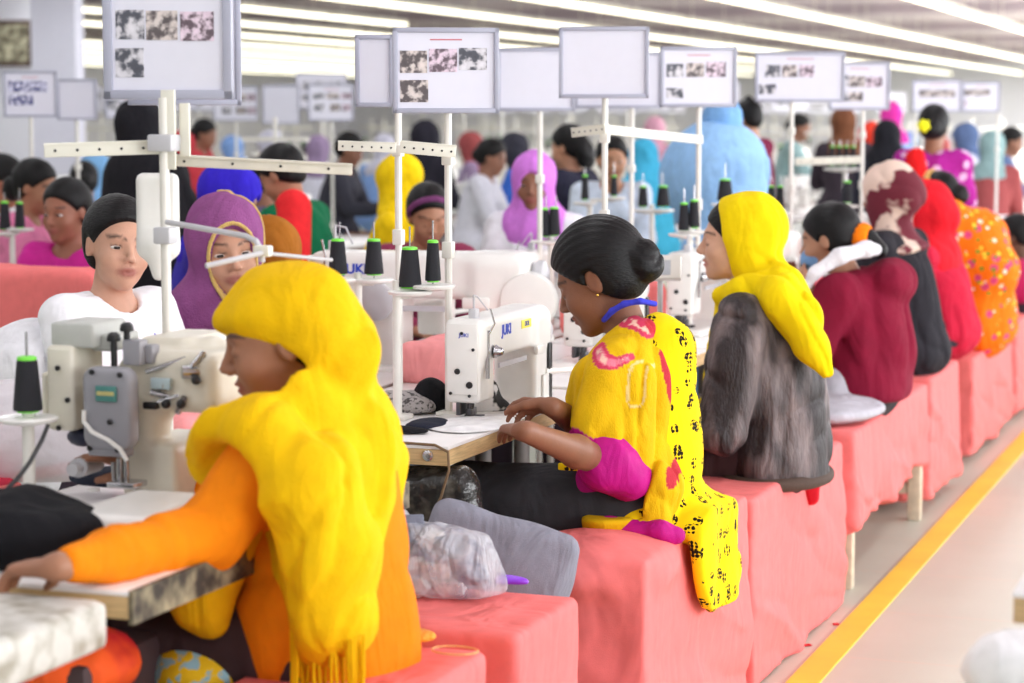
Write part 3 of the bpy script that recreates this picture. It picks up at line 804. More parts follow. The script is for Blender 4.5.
s4 = tray_stand(690, 232, 7.4, 'white thread stand beside the face of the woman in the yellow headscarf', [(684, 233), (694, 230)])
cone(684, 231, 7.4, .04, .096, 'left black cone of the pair beside the face framed by yellow'); cone(694, 228, 7.4, .04, .096, 'right black cone of the pair beside the face framed by yellow')
s5 = tray_stand(652, 209, 9.2, 'white thread stand behind the bun, with two separate cones', [(643, 209), (662, 209)])
cone(643, 207, 9.2, .043, .088, 'small black cone above and behind the hair bun'); cone(663, 207, 9.2, .058, .09, 'wide black cone above and behind the hair bun')
s6 = tray_stand(725, 202, 8.4, 'white thread stand behind the top of the yellow headscarf', [(725, 203)])
cone(725, 201, 8.4, .062, .085, 'wide black cone with bright green top behind the yellow headscarf')
s7 = tray_stand(590, 210, 9.6, 'white thread stand in front of the man with black hair', [(585, 202), (614, 197)])
cone(585, 200, 9.6, .036, .11, 'slim black cone left of the white pole by the man'); cone(614, 196, 9.6, .036, .09, 'slim black cone right of the white pole by the man')
s8 = tray_stand(776, 212, 9, 'white thread stand between the yellow headscarf and the masked woman', [(771, 212), (780, 212)])
cone(771, 210, 9, .036, .1, 'left black cone of the pair right of the light blue shirt'); cone(780, 210, 9, .036, .1, 'right black cone of the pair right of the light blue shirt')
s9 = tray_stand(848, 205, 10, 'white thread stand left of the patterned headscarf', [(847, 205)])
cone(847, 203, 10, .05, .1, 'black cone touching the patterned headscarf, with green rim')
s10 = tray_stand(845, 165, 12, 'far white thread stand holding a row of four cones', [(833, 168), (847, 168), (840, 168), (854, 168)])
for i, u in enumerate((832, 839, 846, 853)): cone(u, 166, 12, .036, .11, 'black cone in the row of four on the far stand', 'row of four far black cones')
s11 = tray_stand(12, 232, 8.4, 'white thread stand at the far left edge with dark cones', [(5, 232), (20, 228)])
cone(5, 230, 8.4, .045, .11, 'black cone with green rim at the left picture edge'); cone(20, 228, 8.4, .04, .10, 'black cone with green rim, second from the left picture edge')
cone(28, 412, 3.9, .052, .10, 'black thread cone with green rim beside the grey overlock machine, at lower left')
s12 = tray_stand(31, 414, 3.9, 'white round thread tray behind the overlock machine', [(28, 416)], poleu=28)

# ------------------------------------------------------------------ instruction boards on poles
PH_ = [mat('photo_ink_%d' % i, a, rgb2=b, rough=.4, var=.3, vscale=38+9*i, ramp=(.44, .56)) for i, (a, b) in enumerate([((88, 90, 100), (200, 198, 204)), ((100, 92, 94), (200, 190, 186)), ((112, 96, 106), (208, 190, 204)), ((44, 50, 120), (206, 206, 226))])]
def board(r0, d, label, photos=(), yaw=0.0, polev=None, frame=.012, pole=True, zfoot=.79, ink=0, tl=True, poleu=None, trim=True):
    u0, v0, u1, v1 = r0; c = at((u0+u1)/2, (v0+v1)/2, d=d); s = FPX/d; hw = (u1-u0)/2/s/math.cos(yaw); hh = (v1-v0)/2/s
    r = thing('instruction_board', label, 'board', tuple(c), TH+yaw)
    MB().box((0, .008, 0), (hw, .003, hh), bev=.001).build('backing', M_bframe, r)
    fb = MB()
    for sg in (-1, 1): fb.box((sg*(hw-frame/2), 0, 0), (frame/2, .008, hh), bev=.003); fb.box((0, 0, sg*(hh-frame/2)), (hw, .008, frame/2), bev=.003)
    fb.build('frame', M_bframe, r)
    MB().box((0, .002, 0), (hw-frame, .003, hh-frame)).build('sheet', M_board, r)
    for i, (a, b, e, g) in enumerate(photos):
        x0, x1 = ((a-(u0+u1)/2)/s, (e-(u0+u1)/2)/s); z0, z1 = (-(b-(v0+v1)/2)/s, -(g-(v0+v1)/2)/s)
        MB().box(((x0+x1)/2, -.0015, (z0+z1)/2), (abs(x1-x0)/2, .0008, abs(z1-z0)/2)).build('photo', PH_[(ink+i) % 3] if ink < 3 else PH_[3], r)
    if photos and tl: MB().box((0, -.0015, hh*.72), (hw*.3, .0006, .0016)).build('title_line', M_red, r)
    if pole:
        pp = at((u0+u1)/2 if poleu is None else poleu, v1, d=d+.03)
        if not on_table(pp): zfoot = 0
        o = thing('board_pole', 'pole under the '+' '.join(label.split(',')[0].split()[:13]), 'pole', (pp[0], pp[1], zfoot))
        MB().rod((0, 0, 0), (0, 0, pp[2]-zfoot+.01), .009, seg=10).box((0, 0, .005), (.025, .025, .005), bev=.002).build('pole_tube', M_pole, o)
        MB().box((0, 0, (pp[2]-zfoot)*.55), (.013, .013, .02), bev=.003).build('clamp', M_pole, o); MB().box((0, 0, (pp[2]-zfoot)*.85), (.013, .013, .015), bev=.003).build('clamp', M_pole, o)
    return r
board((102, -26, 233, 99), 4.25, 'largest framed board with four photos, nearest the camera at top left', [(115, 10, 144, 39), (146, 11, 178, 40), (181, 12, 215, 41), (114, 48, 143, 77)], yaw=-.10, frame=.018, pole=False, ink=0)
board((128, -20, 240, 105), 4.42, 'blank framed board back to back behind the largest photo board', yaw=.16, frame=.012, pole=False)
board((393, 28, 499, 113), 5.2, 'framed board with four small photos of purple sewing, above the thread stand', [(400, 51, 427, 73), (429, 49, 457, 72), (459, 48, 487, 70), (400, 80, 428, 102)], yaw=.10, ink=1, poleu=448)
board((355, 35, 394, 107), 5.6, 'narrow blank board edge left of the purple sewing board', frame=.012, pole=True, poleu=398)
board((559, 27, 649, 98), 6.4, 'blank white framed board directly above the black haired woman', yaw=-.05, poleu=605)
board((497, 48, 575, 111), 7.4, 'blank pale board half hidden behind the blank framed board', poleu=540)
board((575, 52, 662, 108), 8.4, 'blank pale board left of the four-photo board above the blue shirt', poleu=632)
board((660, 47, 737, 107), 7.6, 'white board with four dark photos above the light blue shirt', [(666, 64, 683, 77), (686, 63, 704, 77), (706, 62, 726, 77), (666, 88, 683, 98)], yaw=.08, ink=0, poleu=699)
board((755, 52, 845, 102), 8.9, 'wide white board with four photos right of the maroon standing woman', [(765, 65, 780, 77), (782, 65, 797, 77), (799, 65, 814, 77), (759, 84, 776, 94)], ink=0, poleu=792)
board((829, 62, 890, 110), 9.9, 'white board with five photos left of the yellow hair flower', [(832, 75, 848, 87), (849, 76, 865, 87), (866, 77, 882, 87), (832, 92, 848, 101), (849, 92, 863, 101)], ink=0, poleu=863)
board((912, 80, 962, 112), 13, 'small far board with a single photo strip right of the hair flower', [(919, 90, 955, 97)], ink=1, poleu=915)
board((962, 82, 1000, 112), 13.6, 'small far board near the right edge with a dark photo strip', [(963, 89, 990, 96), (963, 100, 967, 107)], ink=1, poleu=998)
board((4, 71, 57, 117), 10, 'small board with blue photo strips at the left edge', [(9, 81, 47, 92), (9, 95, 33, 105)], yaw=.12, ink=3, poleu=31)
board((57, 79, 97, 120), 10.5, 'small blank board right of the blue photo strips', poleu=77)
board((105, 95, 152, 119), 13, 'small far board under the largest board with one photo', [(107, 100, 120, 110)], ink=0, poleu=120)
board((308, 84, 354, 121), 14, 'far blurred board with two rows of photos left of the purple sewing board', [(313, 93, 325, 99), (327, 93, 339, 99), (341, 93, 352, 99), (314, 104, 324, 111), (330, 104, 340, 111), (342, 104, 351, 111)], ink=0, poleu=332)
board((213, 86, 258, 121), 14.5, 'far blurred board with photos right of the largest board', [(218, 94, 228, 101), (236, 94, 246, 101), (247, 94, 256, 101), (222, 107, 231, 114), (236, 107, 246, 114), (247, 107, 256, 114)], ink=0, poleu=236)
board((262, 85, 300, 124), 15, 'far blank bright board between two photo boards', poleu=282)
# perforated bars carried by poles
def bar(u0, v0, u1, v1, d0, d1, th, dp, label, m=M_paint, holes=6):
    a, b = at(u0, v0, d=d0), at(u1, v1, d=d1); c = (a+b)/2; dv = b-a; L = np.linalg.norm(dv); yaw = math.atan2(dv[1], dv[0]); ry = -math.asin(dv[2]/L)
    r = thing('perforated_bar', label, 'metal bar', tuple(c)); r.rotation_euler = (0, ry, yaw)
    MB().box((0, 0, 0), (L/2, dp, th), bev=.002).box((0, dp, th), (L/2, dp*2.5, .002)).build('bar_body', m, r)
    hb = MB()
    for i in range(holes): hb.lathe([(.0027, 0), (.0027, .001)], (-L/2+L*(i+.5)/holes, -dp-.0004, 0), (0, -1, 0), 10)
    hb.build('hole', M_dark, r); return r
bar(44, 151, 176, 147, 4.15, 4.2, .0125, .004, 'cream perforated bar reaching left from the nearest pole')
bar(160, 160, 352, 170, 4.2, 4.25, .010, .012, 'grey angle bar reaching right from the nearest pole, above the metal rods', M_brownbar, 4)
bar(338, 146, 396, 148, 5.6, 5.6, .012, .004, 'short cream bar left of the pole in front of the yellow veil')
bar(400, 147, 456, 152, 5.2, 5.2, .014, .004, 'short cream bar under the purple sewing board')
bar(572, 133, 606, 129, 6.5, 6.4, .013, .004, 'short cream bar left of the pole above the man')
bar(606, 130, 700, 140, 6.6, 7.5, .013, .004, 'long cream bar right of the pole above the man')
bar(795, 162, 862, 160, 10, 10, .016, .004, 'far cream bar left of the patterned headscarf')
# nearest pole with its fittings
pp = at(167, 330, d=4.2)
np_ = thing('machine_pole', 'thick white pole with perforated plate, nearest the camera on the left', 'pole', (pp[0], pp[1], .79))
zt = at(167, 98, d=4.2)[2]-.79
MB().rod((0, 0, 0), (0, 0, zt), .0095, seg=14).box((0, 0, .006), (.035, .035, .006), bev=.003).build('pole_tube', M_pole, np_)
MB().box((.010, .0, zt-.06), (.015, .003, .075), bev=.002).box((.034, .02, zt-.06), (.011, .003, .05), bev=.002).build('plate', M_paint, np_)
MB().box((.0, 0, zt-.085), (.026, .02, .016), bev=.004).build('clamp', M_lgrey, np_); MB().box((0, 0, zt-.26), (.018, .018, .016), bev=.004).build('clamp', M_lgrey, np_)
rod0 = thing('bent_rod', 'bent white thread rod running from the nearest pole above the yellow headscarf', 'thread rod', tuple(at(167, 222, d=4.15)))
pts = [at(167, 222, d=4.15), at(245, 236, d=4.0), at(256, 241, d=3.98), at(262, 252, d=3.98), at(262, 262, d=3.98)]
MB().path([p-pts[0] for p in pts], .0055).build('rod_body', M_lgrey, rod0)
MB().box(tuple(at(263, 251, d=3.97)-pts[0]), (.016, .01, .01), bev=.003).build('clamp', M_paint, rod0)
a_ = at(206, 266, d=3.9); b_ = at(332, 260, d=4.05); c_ = at(262, 253, d=3.96)
rod1 = thing('straight_rod', 'straight thin thread rod crossing above the yellow headscarf', 'thread rod', tuple(c_))
MB().rod(a_-c_, (0, 0, 0), .005).rod((0, 0, 0), b_-c_, .0035).build('rod_body', M_lgrey, rod1)
# ------------------------------------------------------------------ main people in the walkway row
PI = math.pi
def dpoly(P, pts):
    """distance in the X-Z plane to a polyline of world points"""
    d = None
    for a, b in zip(pts[:-1], pts[1:]):
        a2 = np.array((a[0], a[2]), F32); b2 = np.array((b[0], b[2]), F32); q = P[:, [0, 2]]-a2; ba = b2-a2
        t = np.clip((q@ba)/max(float(ba@ba), 1e-9), 0, 1); e = np.sqrt(((q-t[:, None]*ba)**2).sum(1)); d = e if d is None else np.minimum(d, e)
    return d

# --- woman in the yellow shawl (nearest)
Y1 = 3.42
def w1(u, v, y=None): return at(u, v, Y=Y1 if y is None else y)
j = figure((-1.5, Y1), PI, z=.575, lean=.3, sc=.95)
ear = w1(269, 344, Y1-.07)
set_head(j, (ear[0], Y1-.012, ear[2]+.004), PI+.42, .24, 0, 1.04)
j.nk = w1(318, 418); j.ch = w1(325, 500); j.pv = w1(330, 640); j.t = nrm(j.nk-j.pv); j.tf = nrm(j.f-j.t*float(j.f@j.t))
j.shL = w1(268, 462, Y1-.16); j.shR = w1(300, 440, Y1+.15)
j.elL = w1(212, 535, Y1-.24); j.wrL = at(58, 567, Z=.835); j.hdL = nrm(at(0, 568, Z=.82)-j.wrL); j.hcL = .5
j.elR = w1(235, 500, Y1+.2); j.wrR = V(-2.0, Y1+.1, .86); j.hdR = nrm(j.wrR-j.elR)
for n, s in (('L', 1), ('R', -1)):
    hp = j.pv+j.l*s*.08; setattr(j, 'hp'+n, hp); setattr(j, 'kn'+n, V(-1.9, Y1-s*.1, .6)); setattr(j, 'an'+n, V(-1.85, Y1-s*.1, .07))
r = root_for(j, 'woman in bright yellow headscarf and orange sleeves, leaning over the grey overlock machine')
lo, hi = bbox(allpts(j), .2); lo[2] = 0
piece('body', body_f(j), j, lo, hi, .0052, skin_mat(), r, skin_col(j, (160, 112, 86)))
M_or = cloth('orange_knit', (240, 134, 6), var=.06, bump=.35)
def f(P):
    d = torso_d(P, j, .022, .03)
    d = smin(d, ell(P, w1(318, 620), (.12, .18, .15)), .05)
    d = smin(d, cap(P, w1(312, 560), V(-1.53, Y1, .3), .135, .17), .05)
    d = smin(d, cap(P, j.shL, j.elL, .072, .054), .04)
    m = j.elL*.35+j.wrL*.65
    d = smin(d, smin(cap(P, j.elL, m, .052, .042), cap(P, m, j.wrL-j.hdL*.005, .040, .021), .02), .03)
    d = smin(d, arm_d(P, j, 'R', .02, 1.9), .04)
    a = nrm(j.wrL-j.elL)
    cr = folds(P, 10, 4, ax=np.cross(a, V(0, 1, 0)), stretch=.25)
    d = d-.009*cr+.003+.010*crease(P, 8, 33, ax=np.cross(a, V(0, 1, .3)), stretch=.3)
    return d
lo, hi = bbox([j.wrL, j.shL, j.shR, j.wrR, j.pv, V(-1.47, Y1, .25)], .26)
def f2(P):
    d = f(P); m = (P@np.asarray(a_dir, F32)) > c_lim
    near = cap(P, j.wrL+a_dir*.0, j.wrL+a_dir*.3, .12, .12) < 0
    return np.where(near, smax(d, plane(P, j.wrL-a_dir*.004, a_dir), .006), d)
a_dir = nrm(j.wrL-j.elL); c_lim = 0
piece('dress', f2, j, lo, hi, .0075, M_or, r)
M_ysh = cloth('yellow_shawl', (236, 188, 0), var=.05, bump=.3, bscale=300)
def f(P):
    q = hloc(P, j)
    hd = ell(q, (-.02, 0, .036), (.102, .084, .088))
    band = ell(q, (.012, 0, .05), (.086, .078, .034)); hd = smin(hd, band, .02)
    hd = smax(hd, -ell(q, (.150, 0, -.055), (.135, .10, .085)), .010)
    hd = smax(hd, -ell(q, (.09, .07, -.062), (.122, .08, .078)), .008)
    d = hd*j.hs
    d = smin(d, ell(P, w1(328, 345), (.072, .085, .07)), .03)
    d = smin(d, cap(P, w1(305, 308), w1(342, 362), .068, .05), .03)
    d = smin(d, cap(P, w1(342, 352), w1(325, 420), .05, .08), .03)
    # roll of cloth round the neck, rising from the front
    d = smin(d, poly_tube(P, [w1(222, 440, Y1-.09), w1(258, 424, Y1-.12), w1(300, 406, Y1-.1), w1(340, 425, Y1)], (.028, .034, .05, .06), .02), .015)
    # over the shoulders
    d = smin(d, ell(P, w1(312, 452), (.135, .20, .09)), .03)
    d = smin(d, poly_tube(P, [w1(207, 456, Y1-.13), w1(226, 434, Y1-.16), w1(268, 440, Y1-.19), w1(300, 480, Y1-.19), w1(318, 560, Y1-.17), w1(328, 612, Y1-.17)], (.026, .04, .062, .078, .078, .065), .03), .025)
    d = smin(d, capE(P, w1(322, 450), w1(330, 560), .108, .10, (0, 1, 0), .7), .04)
    d = smin(d, cap(P, w1(354, 500), w1(350, 600), .062, .06), .03)
    d = smin(d, cap(P, w1(330, 590, Y1-.16), w1(324, 625, Y1-.16), .05, .045), .03)
    fo = folds(P, 8.5, 21, ax=(.35, .2, 1), stretch=.28, warp=.9)
    fo2 = folds(P, 17, 4, ax=(.5, .3, 1), stretch=.3)
    w = np.clip(.3+(.0+np.sqrt(((P-np.asarray(j.hd, F32))**2).sum(1))-.1)*6, .3, 1)
    d = d-w*.034*fo**1.5-.006*fo2*w+.011*w+(w-.2)*.017*crease(P, 6.5, 61, ax=(.45, .2, 1), stretch=.10, warp=.7, p=9)+(w-.22)*.010*crease(P, 13, 67, ax=(.5, .2, .9), stretch=.12, warp=.5)
    d = smax(d, -ell(q, (.085, .075, -.062), (.12, .085, .070))*j.hs, .008)
    # arch over the sleeve stays open
    d = smax(d, -cap(P, w1(215, 500, Y1-.24), w1(232, 640, Y1-.26), .095, .10), .02)
    return d
lo, hi = bbox([w1(195, 260), w1(415, 700), w1(200, 450, Y1-.25), w1(300, 500, Y1+.25)], .1)
piece('headscarf', f, j, lo, hi, .0062, M_ysh, r)
lh, hh = bbox([j.hd], .2)
hf0 = hair_f(j, cut=.004, inf=.001)
piece('hair', lambda P: np.maximum(hf0(P), (hloc(P, j)[:, 2]-.055)*j.hs), j, lh, hh, .006, HAIR(), r)
fg = MB()
for i in range(26):
    p = w1(291+i*2.9, 648-abs(i-14)*1.2, Y1-.205-.015*math.sin(i)); fg.path([p-j.base, p-j.base+V(.003*math.sin(i*3), .003, -.06), p-j.base+V(.008*math.sin(i*5), 0, -.13)], .003, seg=5)
fg.build('fringe', M_ysh, r)
def f(P):
    d = poly_tube(P, [w1(252, 500, Y1-.12), w1(216, 562, Y1-.17), w1(204, 600, Y1-.18), w1(212, 624, Y1-.18)], (.04, .045, .045, .025), .03)
    return d-.016*folds(P, 11, 31, ax=(0.1, 0, 1), stretch=.2)+.006
lo, hi = bbox([w1(200, 480), w1(240, 650), w1(210, 600, Y1-.2)], .14)
piece('scarf_end', f, j, lo, hi, .0075, cloth('mustard_shawl', (224, 168, 4), bump=.3), r)

lo, hi = bbox([j.pv, j.knL, j.knR, j.anL, j.anR], .2); lo[2] = 0
piece('trousers', legs_f(j, .02), j, lo, hi, .011, cloth('dark_brown_cotton', (66, 48, 50)), r)

# --- woman in the yellow print tunic
Y2 = 4.95
def w2(u, v, y=None): return at(u, v, Y=Y2 if y is None else y)
j = figure((-1.42, Y2), PI, z=.545, lean=.15, sc=.95)
ear = w2(589, 283, Y2-.07)
set_head(j, (ear[0]+.004, Y2, ear[2]+.006), PI+.03, .47, 0, 1.06)
j.nk = w2(640, 345); j.ch = w2(640, 420); j.pv = w2(640, 520); j.t = nrm(j.nk-j.pv); j.tf = nrm(j.f-j.t*float(j.f@j.t))
j.shL = w2(620, 374, Y2-.155); j.shR = w2(622, 368, Y2+.15)
j.elL = w2(603, 462, Y2-.22); j.wrL = at(524, 431, Z=.832); j.hdL = nrm(at(486, 419, Z=.822)-j.wrL); j.hnL = V(-.1, .25, -1); j.hcL = .38
j.elR = w2(600, 440, Y2+.16); j.wrR = at(553, 407, Z=.85); j.hdR = nrm(at(518, 404, Z=.845)-j.wrR); j.hnR = V(-.2, -.5, -1); j.hcR = .55
for n, s in (('L', 1), ('R', -1)):
    setattr(j, 'hp'+n, w2(628, 512, Y2-.085*s)); setattr(j, 'kn'+n, w2(470, 500, Y2-.11*s)); setattr(j, 'an'+n, V(-1.9, Y2-.1*s, .07))
r = root_for(j, 'dark haired woman with a low bun in yellow printed tunic, sewing at the white machine')
lo, hi = bbox(allpts(j), .2); lo[2] = 0
piece('body', body_f(j), j, lo, hi, .0046, skin_mat(), r, skin_col(j, (132, 86, 62), lip=(140, 74, 66)))
lh, hh = bbox([j.hd], .24)
piece('hair', hair_f(j, bun=((-.108, .005, -.01), (.043, .05, .052)), inf=.015), j, lh, hh, .0045, HAIR(), r)
MB().ball(tuple(HP(j, -.004, .086, -.036)-j.base), .0035).build('earring', mat('gold', (230, 190, 90), metal=1, rough=.25, var=0), r)
def f(P):   # lanyard
    pts = [w2(612, 312, Y2-.06), w2(622, 305, Y2-.075), w2(642, 302, Y2-.06), w2(657, 306, Y2-.0), w2(650, 308, Y2+.06), w2(620, 318, Y2+.08)]
    return poly_tube(P, pts, (.009,)*6, .005)
lo, hi = bbox([w2(608, 300), w2(660, 320)], .12)
pts = [w2(604, 320, Y2-.05), w2(612, 311, Y2-.068), w2(624, 304, Y2-.082), w2(640, 301, Y2-.08), w2(655, 304, Y2-.045)]
piece('lanyard', lambda P: poly_tube(P, pts, (.0075,)*5, .006), j, lo, hi, .0045, cloth('blue_ribbon', (66, 70, 205)), r)
M_kur = cloth('yellow_print_tunic', (250, 214, 8), var=.03, bump=.2, fold=(6, .3)); add_pattern(M_kur, (26, 22, 10), 19, .27, petal=5.4, rand=.6); add_pattern(M_kur, (26, 22, 10), 19, .27, petal=5.4, rand=.6, loc=(.37, .21, .13)); add_pattern(M_kur, (26, 22, 10), 19, .27, petal=5.4, rand=.6, loc=(.71, .05, .33))
M_shl = cloth('mustard_gauze', (228, 192, 14), attr=True, var=.10, vscale=26, bump=.35, stretch=(1, 1, .35))
def f(P):
    d = torso_d(P, j, .016, .03)
    d = smin(d, cap(P, w2(655, 350), w2(664, 470), .095, .082), .05)
    d = smin(d, ell(P, w2(655, 515), (.135, .21, .075)), .05)
    xe = B+.034
    ty = P[:, 1]-5.0-(.46-P[:, 2])*.25; tz = P[:, 2]-.475
    qy = np.abs(ty)-.09; qz = np.abs(tz)-.03
    t2d = np.sqrt(np.maximum(qy, 0)**2+np.maximum(qz, 0)**2)+np.minimum(np.maximum(qy, qz), 0)-.095
    tail = smax(t2d, np.abs(P[:, 0]-xe-.006*np.sin(P[:, 1]*30))-.012, .012)
    tail = smin(tail, box(P, (B-.05, 5.02, .563), (.075, .2, .014), rad=.012), .03)
    tail = smin(tail, cap(P, (B-.1, 5.0, .60), (B-.02, 5.06, .565), .05, .03), .05)
    tail = tail-.008*folds(P, 7, 13, ax=(.3, .25, 1), stretch=.2)+.003
    d = smin(d, tail, .03)
    d = d-.007*folds(P, 11, 5, ax=(0, 0, 1), stretch=.3)+.003+.008*crease(P, 9, 15, ax=(.4, .5, 1), stretch=.3)
    d = smax(d, -cap(P, j.nk+j.tf*.03, j.nk+j.t*.2+j.tf*.06, .062, .085), .01)
    return smax(d, -ell(P, w2(625, 330), (.05, .08, .045)), .02)
lo, hi = bbox([w2(560, 320), w2(745, 590), V(B+.05, 5.3, .3), V(-1.5, 4.7, .6)], .08)
piece('tunic', f, j, lo, hi, .0065, M_kur, r)
hemL = [w2(577, 431, 4.7), w2(598, 443, 4.7), w2(618, 462, 4.7), w2(634, 482, 4.72), w2(627, 498, 4.75)]
pz1 = [w2(593, 354, 4.7), w2(601, 362, 4.7), w2(611, 365, 4.7), w2(620, 361, 4.7)]
pz2 = [w2(612, 322, 4.78), w2(630, 326, 4.78), w2(645, 334, 4.8)]
bkb = [w2(646, 318, 4.85), w2(661, 345, 4.85), w2(670, 380, 4.85), w2(676, 430, 4.85), w2(680, 480, 4.85)]
def shcol(P):
    c = np.tile(np.array(lin((222, 178, 8))), (len(P), 1)); pk = np.array(lin((205, 62, 92))); mg = np.array(lin((190, 22, 130))); wh = np.array(lin((235, 190, 170)))
    n = vnoise(P*60, 3)
    near = P[:, 1] < Y2-.02
    d1 = dpoly(P, pz1); r1 = .018-.010*np.clip((P[:, 0]-pz1[0][0])/(pz1[3][0]-pz1[0][0]), 0, 1)
    m = near & (d1 < r1+.002); c[m] = pk
    m = near & (d1 < r1*.55); c[m] = np.array(lin((226, 120, 138))); m = near & (d1 < r1*.35) & (n > .4); c[m] = wh
    m = near & (dpoly(P, pz2) < .015); c[m] = pk; m = near & (dpoly(P, pz2) < .006) & (n > .4); c[m] = wh
    m = (dpoly(P, bkb) < .0085); c[m] = np.array(lin((186, 48, 60)))
    m = near & (dpoly(P, hemL) < .012); c[m] = mg
    lp = np.abs(dpoly(P, [w2(650, 365, 4.85), w2(648, 395, 4.85)])-.016) < .0028; m = near & lp & (n > .35); c[m] = np.array(lin((225, 200, 130)))
    m = P[:, 2] < w2(600, 524)[2]; c[m & (n > .35)] = mg
    return c
def f(P):
    d = ell(P, w2(625, 375, Y2-.06), (.095, .17, .10))
    d = smin(d, cap(P, w2(640, 338, Y2-.07), w2(612, 372, Y2-.16), .048, .066), .04)
    d = smin(d, cap(P, w2(606, 380, Y2-.17), w2(600, 430, Y2-.2), .076, .084), .04)
    d = smin(d, cap(P, w2(585, 378, Y2-.12), w2(577, 418, Y2-.12), .052, .046), .04)
    d = smin(d, capE(P, w2(640, 380, Y2-.07), w2(650, 500, Y2-.08), .07, .075, (0, 1, 0), .6), .05)
    d = smin(d, poly_tube(P, [w2(630, 470, Y2-.16), w2(612, 505, Y2-.17), w2(600, 527, Y2-.18)], (.06, .055, .045), .03), .04)
    d = smin(d, ell(P, w2(616, 510, Y2-.1), (.075, .16, .05)), .03)
    d = smin(d, poly_tube(P, [w2(655, 490, Y2-.13), w2(650, 525, Y2-.15), w2(672, 532, Y2-.16)], (.07, .045, .02), .03), .03)
    d = d-.013*folds(P, 9, 23, ax=(.25, 0, 1), stretch=.2, warp=.9)-.004*folds(P, 24, 7, ax=(.2, 0, 1), stretch=.25)+.007+.017*crease(P, 7.5, 71, ax=(.3, 0, 1), stretch=.16)+.009*crease(P, 15, 73, ax=(.25, 0, 1), stretch=.2)
    # under the sleeve hem the cloth is cut along a slanting line
    a, b = w2(570, 428, 4.7), w2(636, 484, 4.7); dv = nrm(V(b[0]-a[0], 0, b[2]-a[2])); nn = V(dv[2], 0, -dv[0]); nn = nn if nn[2] < 0 else -nn
    cut = np.minimum(np.minimum((P-np.asarray(a, F32))@np.asarray(nn, F32), F32(b[0])-P[:, 0]), P[:, 2]-F32(w2(600, 500)[2]))
    return smax(d, cut, .012)
lo, hi = bbox([w2(545, 320), w2(700, 545), w2(600, 400, 4.6), w2(640, 400, 5.1)], .06)
piece('shawl', f, j, lo, hi, .0055, M_shl, r, shcol)
M_mag = cloth('magenta_silk', (186, 16, 128), rough=.6, bump=.2)
def f(P):
    d = poly_tube(P, [w2(590, 446, Y2-.215), w2(606, 461, Y2-.225), w2(628, 476, Y2-.19)], (.052, .064, .052), .02)
    d = smin(d, poly_tube(P, [w2(612, 470, Y2-.12), w2(590, 498, Y2-.13), w2(576, 520, Y2-.14)], (.07, .045, .035), .03), .03)
    d = smin(d, poly_tube(P, [w2(572, 531, Y2-.14), w2(610, 529, Y2-.2), w2(660, 532, Y2-.2), w2(676, 536, Y2-.18)], (.02, .022, .018, .016), .02), .02)
    return d-.01*folds(P, 15, 3, ax=(.6, 0, -.8), stretch=.25)+.003
lo, hi = bbox([w2(560, 430), w2(685, 545), w2(600, 500, 4.68)], .09)
piece('magenta_hem', f, j, lo, hi, .006, M_mag, r)
lo, hi = bbox([j.pv, j.knL, j.knR, j.anL, j.anR], .2); lo[2] = 0
piece('trousers', legs_f(j, .03, .010), j, lo, hi, .009, cloth('charcoal_cotton', (58, 58, 62), bump=.2), r)
MB().box(tuple(w2(571, 467, Y2-.26)-j.base), (.03, .006, .008), bev=.003).build('belt_trim', M_kur, r)

# --- woman in the fur jacket
Y3 = 6.02
def w3(u, v, y=None): return at(u, v, Y=Y3 if y is None else y)
j = figure((-1.42, Y3), PI, z=.52, lean=.1, sc=.97)
c = w3(736, 241); set_head(j, c, PI+.22, .03, 0, .97)
j.nk = w3(762, 300); j.ch = w3(765, 360); j.pv = w3(775, 455); j.t = nrm(j.nk-j.pv); j.tf = nrm(j.f-j.t*float(j.f@j.t))
j.shL = w3(742, 322, Y3-.16); j.shR = w3(745, 320, Y3+.15)
j.elL = w3(722, 432, Y3-.25); j.wrL = w3(655, 420, Y3-.1); j.hdL = nrm(j.wrL-j.elL)
j.elR = w3(725, 415, Y3+.17); j.wrR = w3(660, 415, Y3+.08); j.hdR = nrm(j.wrR-j.elR)
for n, s in (('L', 1), ('R', -1)):
    setattr(j, 'hp'+n, w3(765, 452, Y3-.085*s)); setattr(j, 'kn'+n, w3(640, 470, Y3-.1*s)); setattr(j, 'an'+n, V(-1.9, Y3-.1*s, .07))
r = root_for(j, 'woman in lemon yellow headscarf and brown fur jacket, seen in profile')
lo, hi = bbox(allpts(j), .2); lo[2] = 0
piece('body', body_f(j), j, lo, hi, .006, skin_mat(), r, skin_col(j, (202, 158, 132), lip=(176, 96, 92)))
M_fur = mat('brown_fur', (40, 30, 32), rgb2=(126, 112, 112), rough=.6, var=.15, vscale=11, stretch=(1.3, 1.3, .3), bump=.5, bscale=160, ramp=(.47, .68), fold=(8, .8))  # pale streaks are the sheen of the fur, painted into its colour
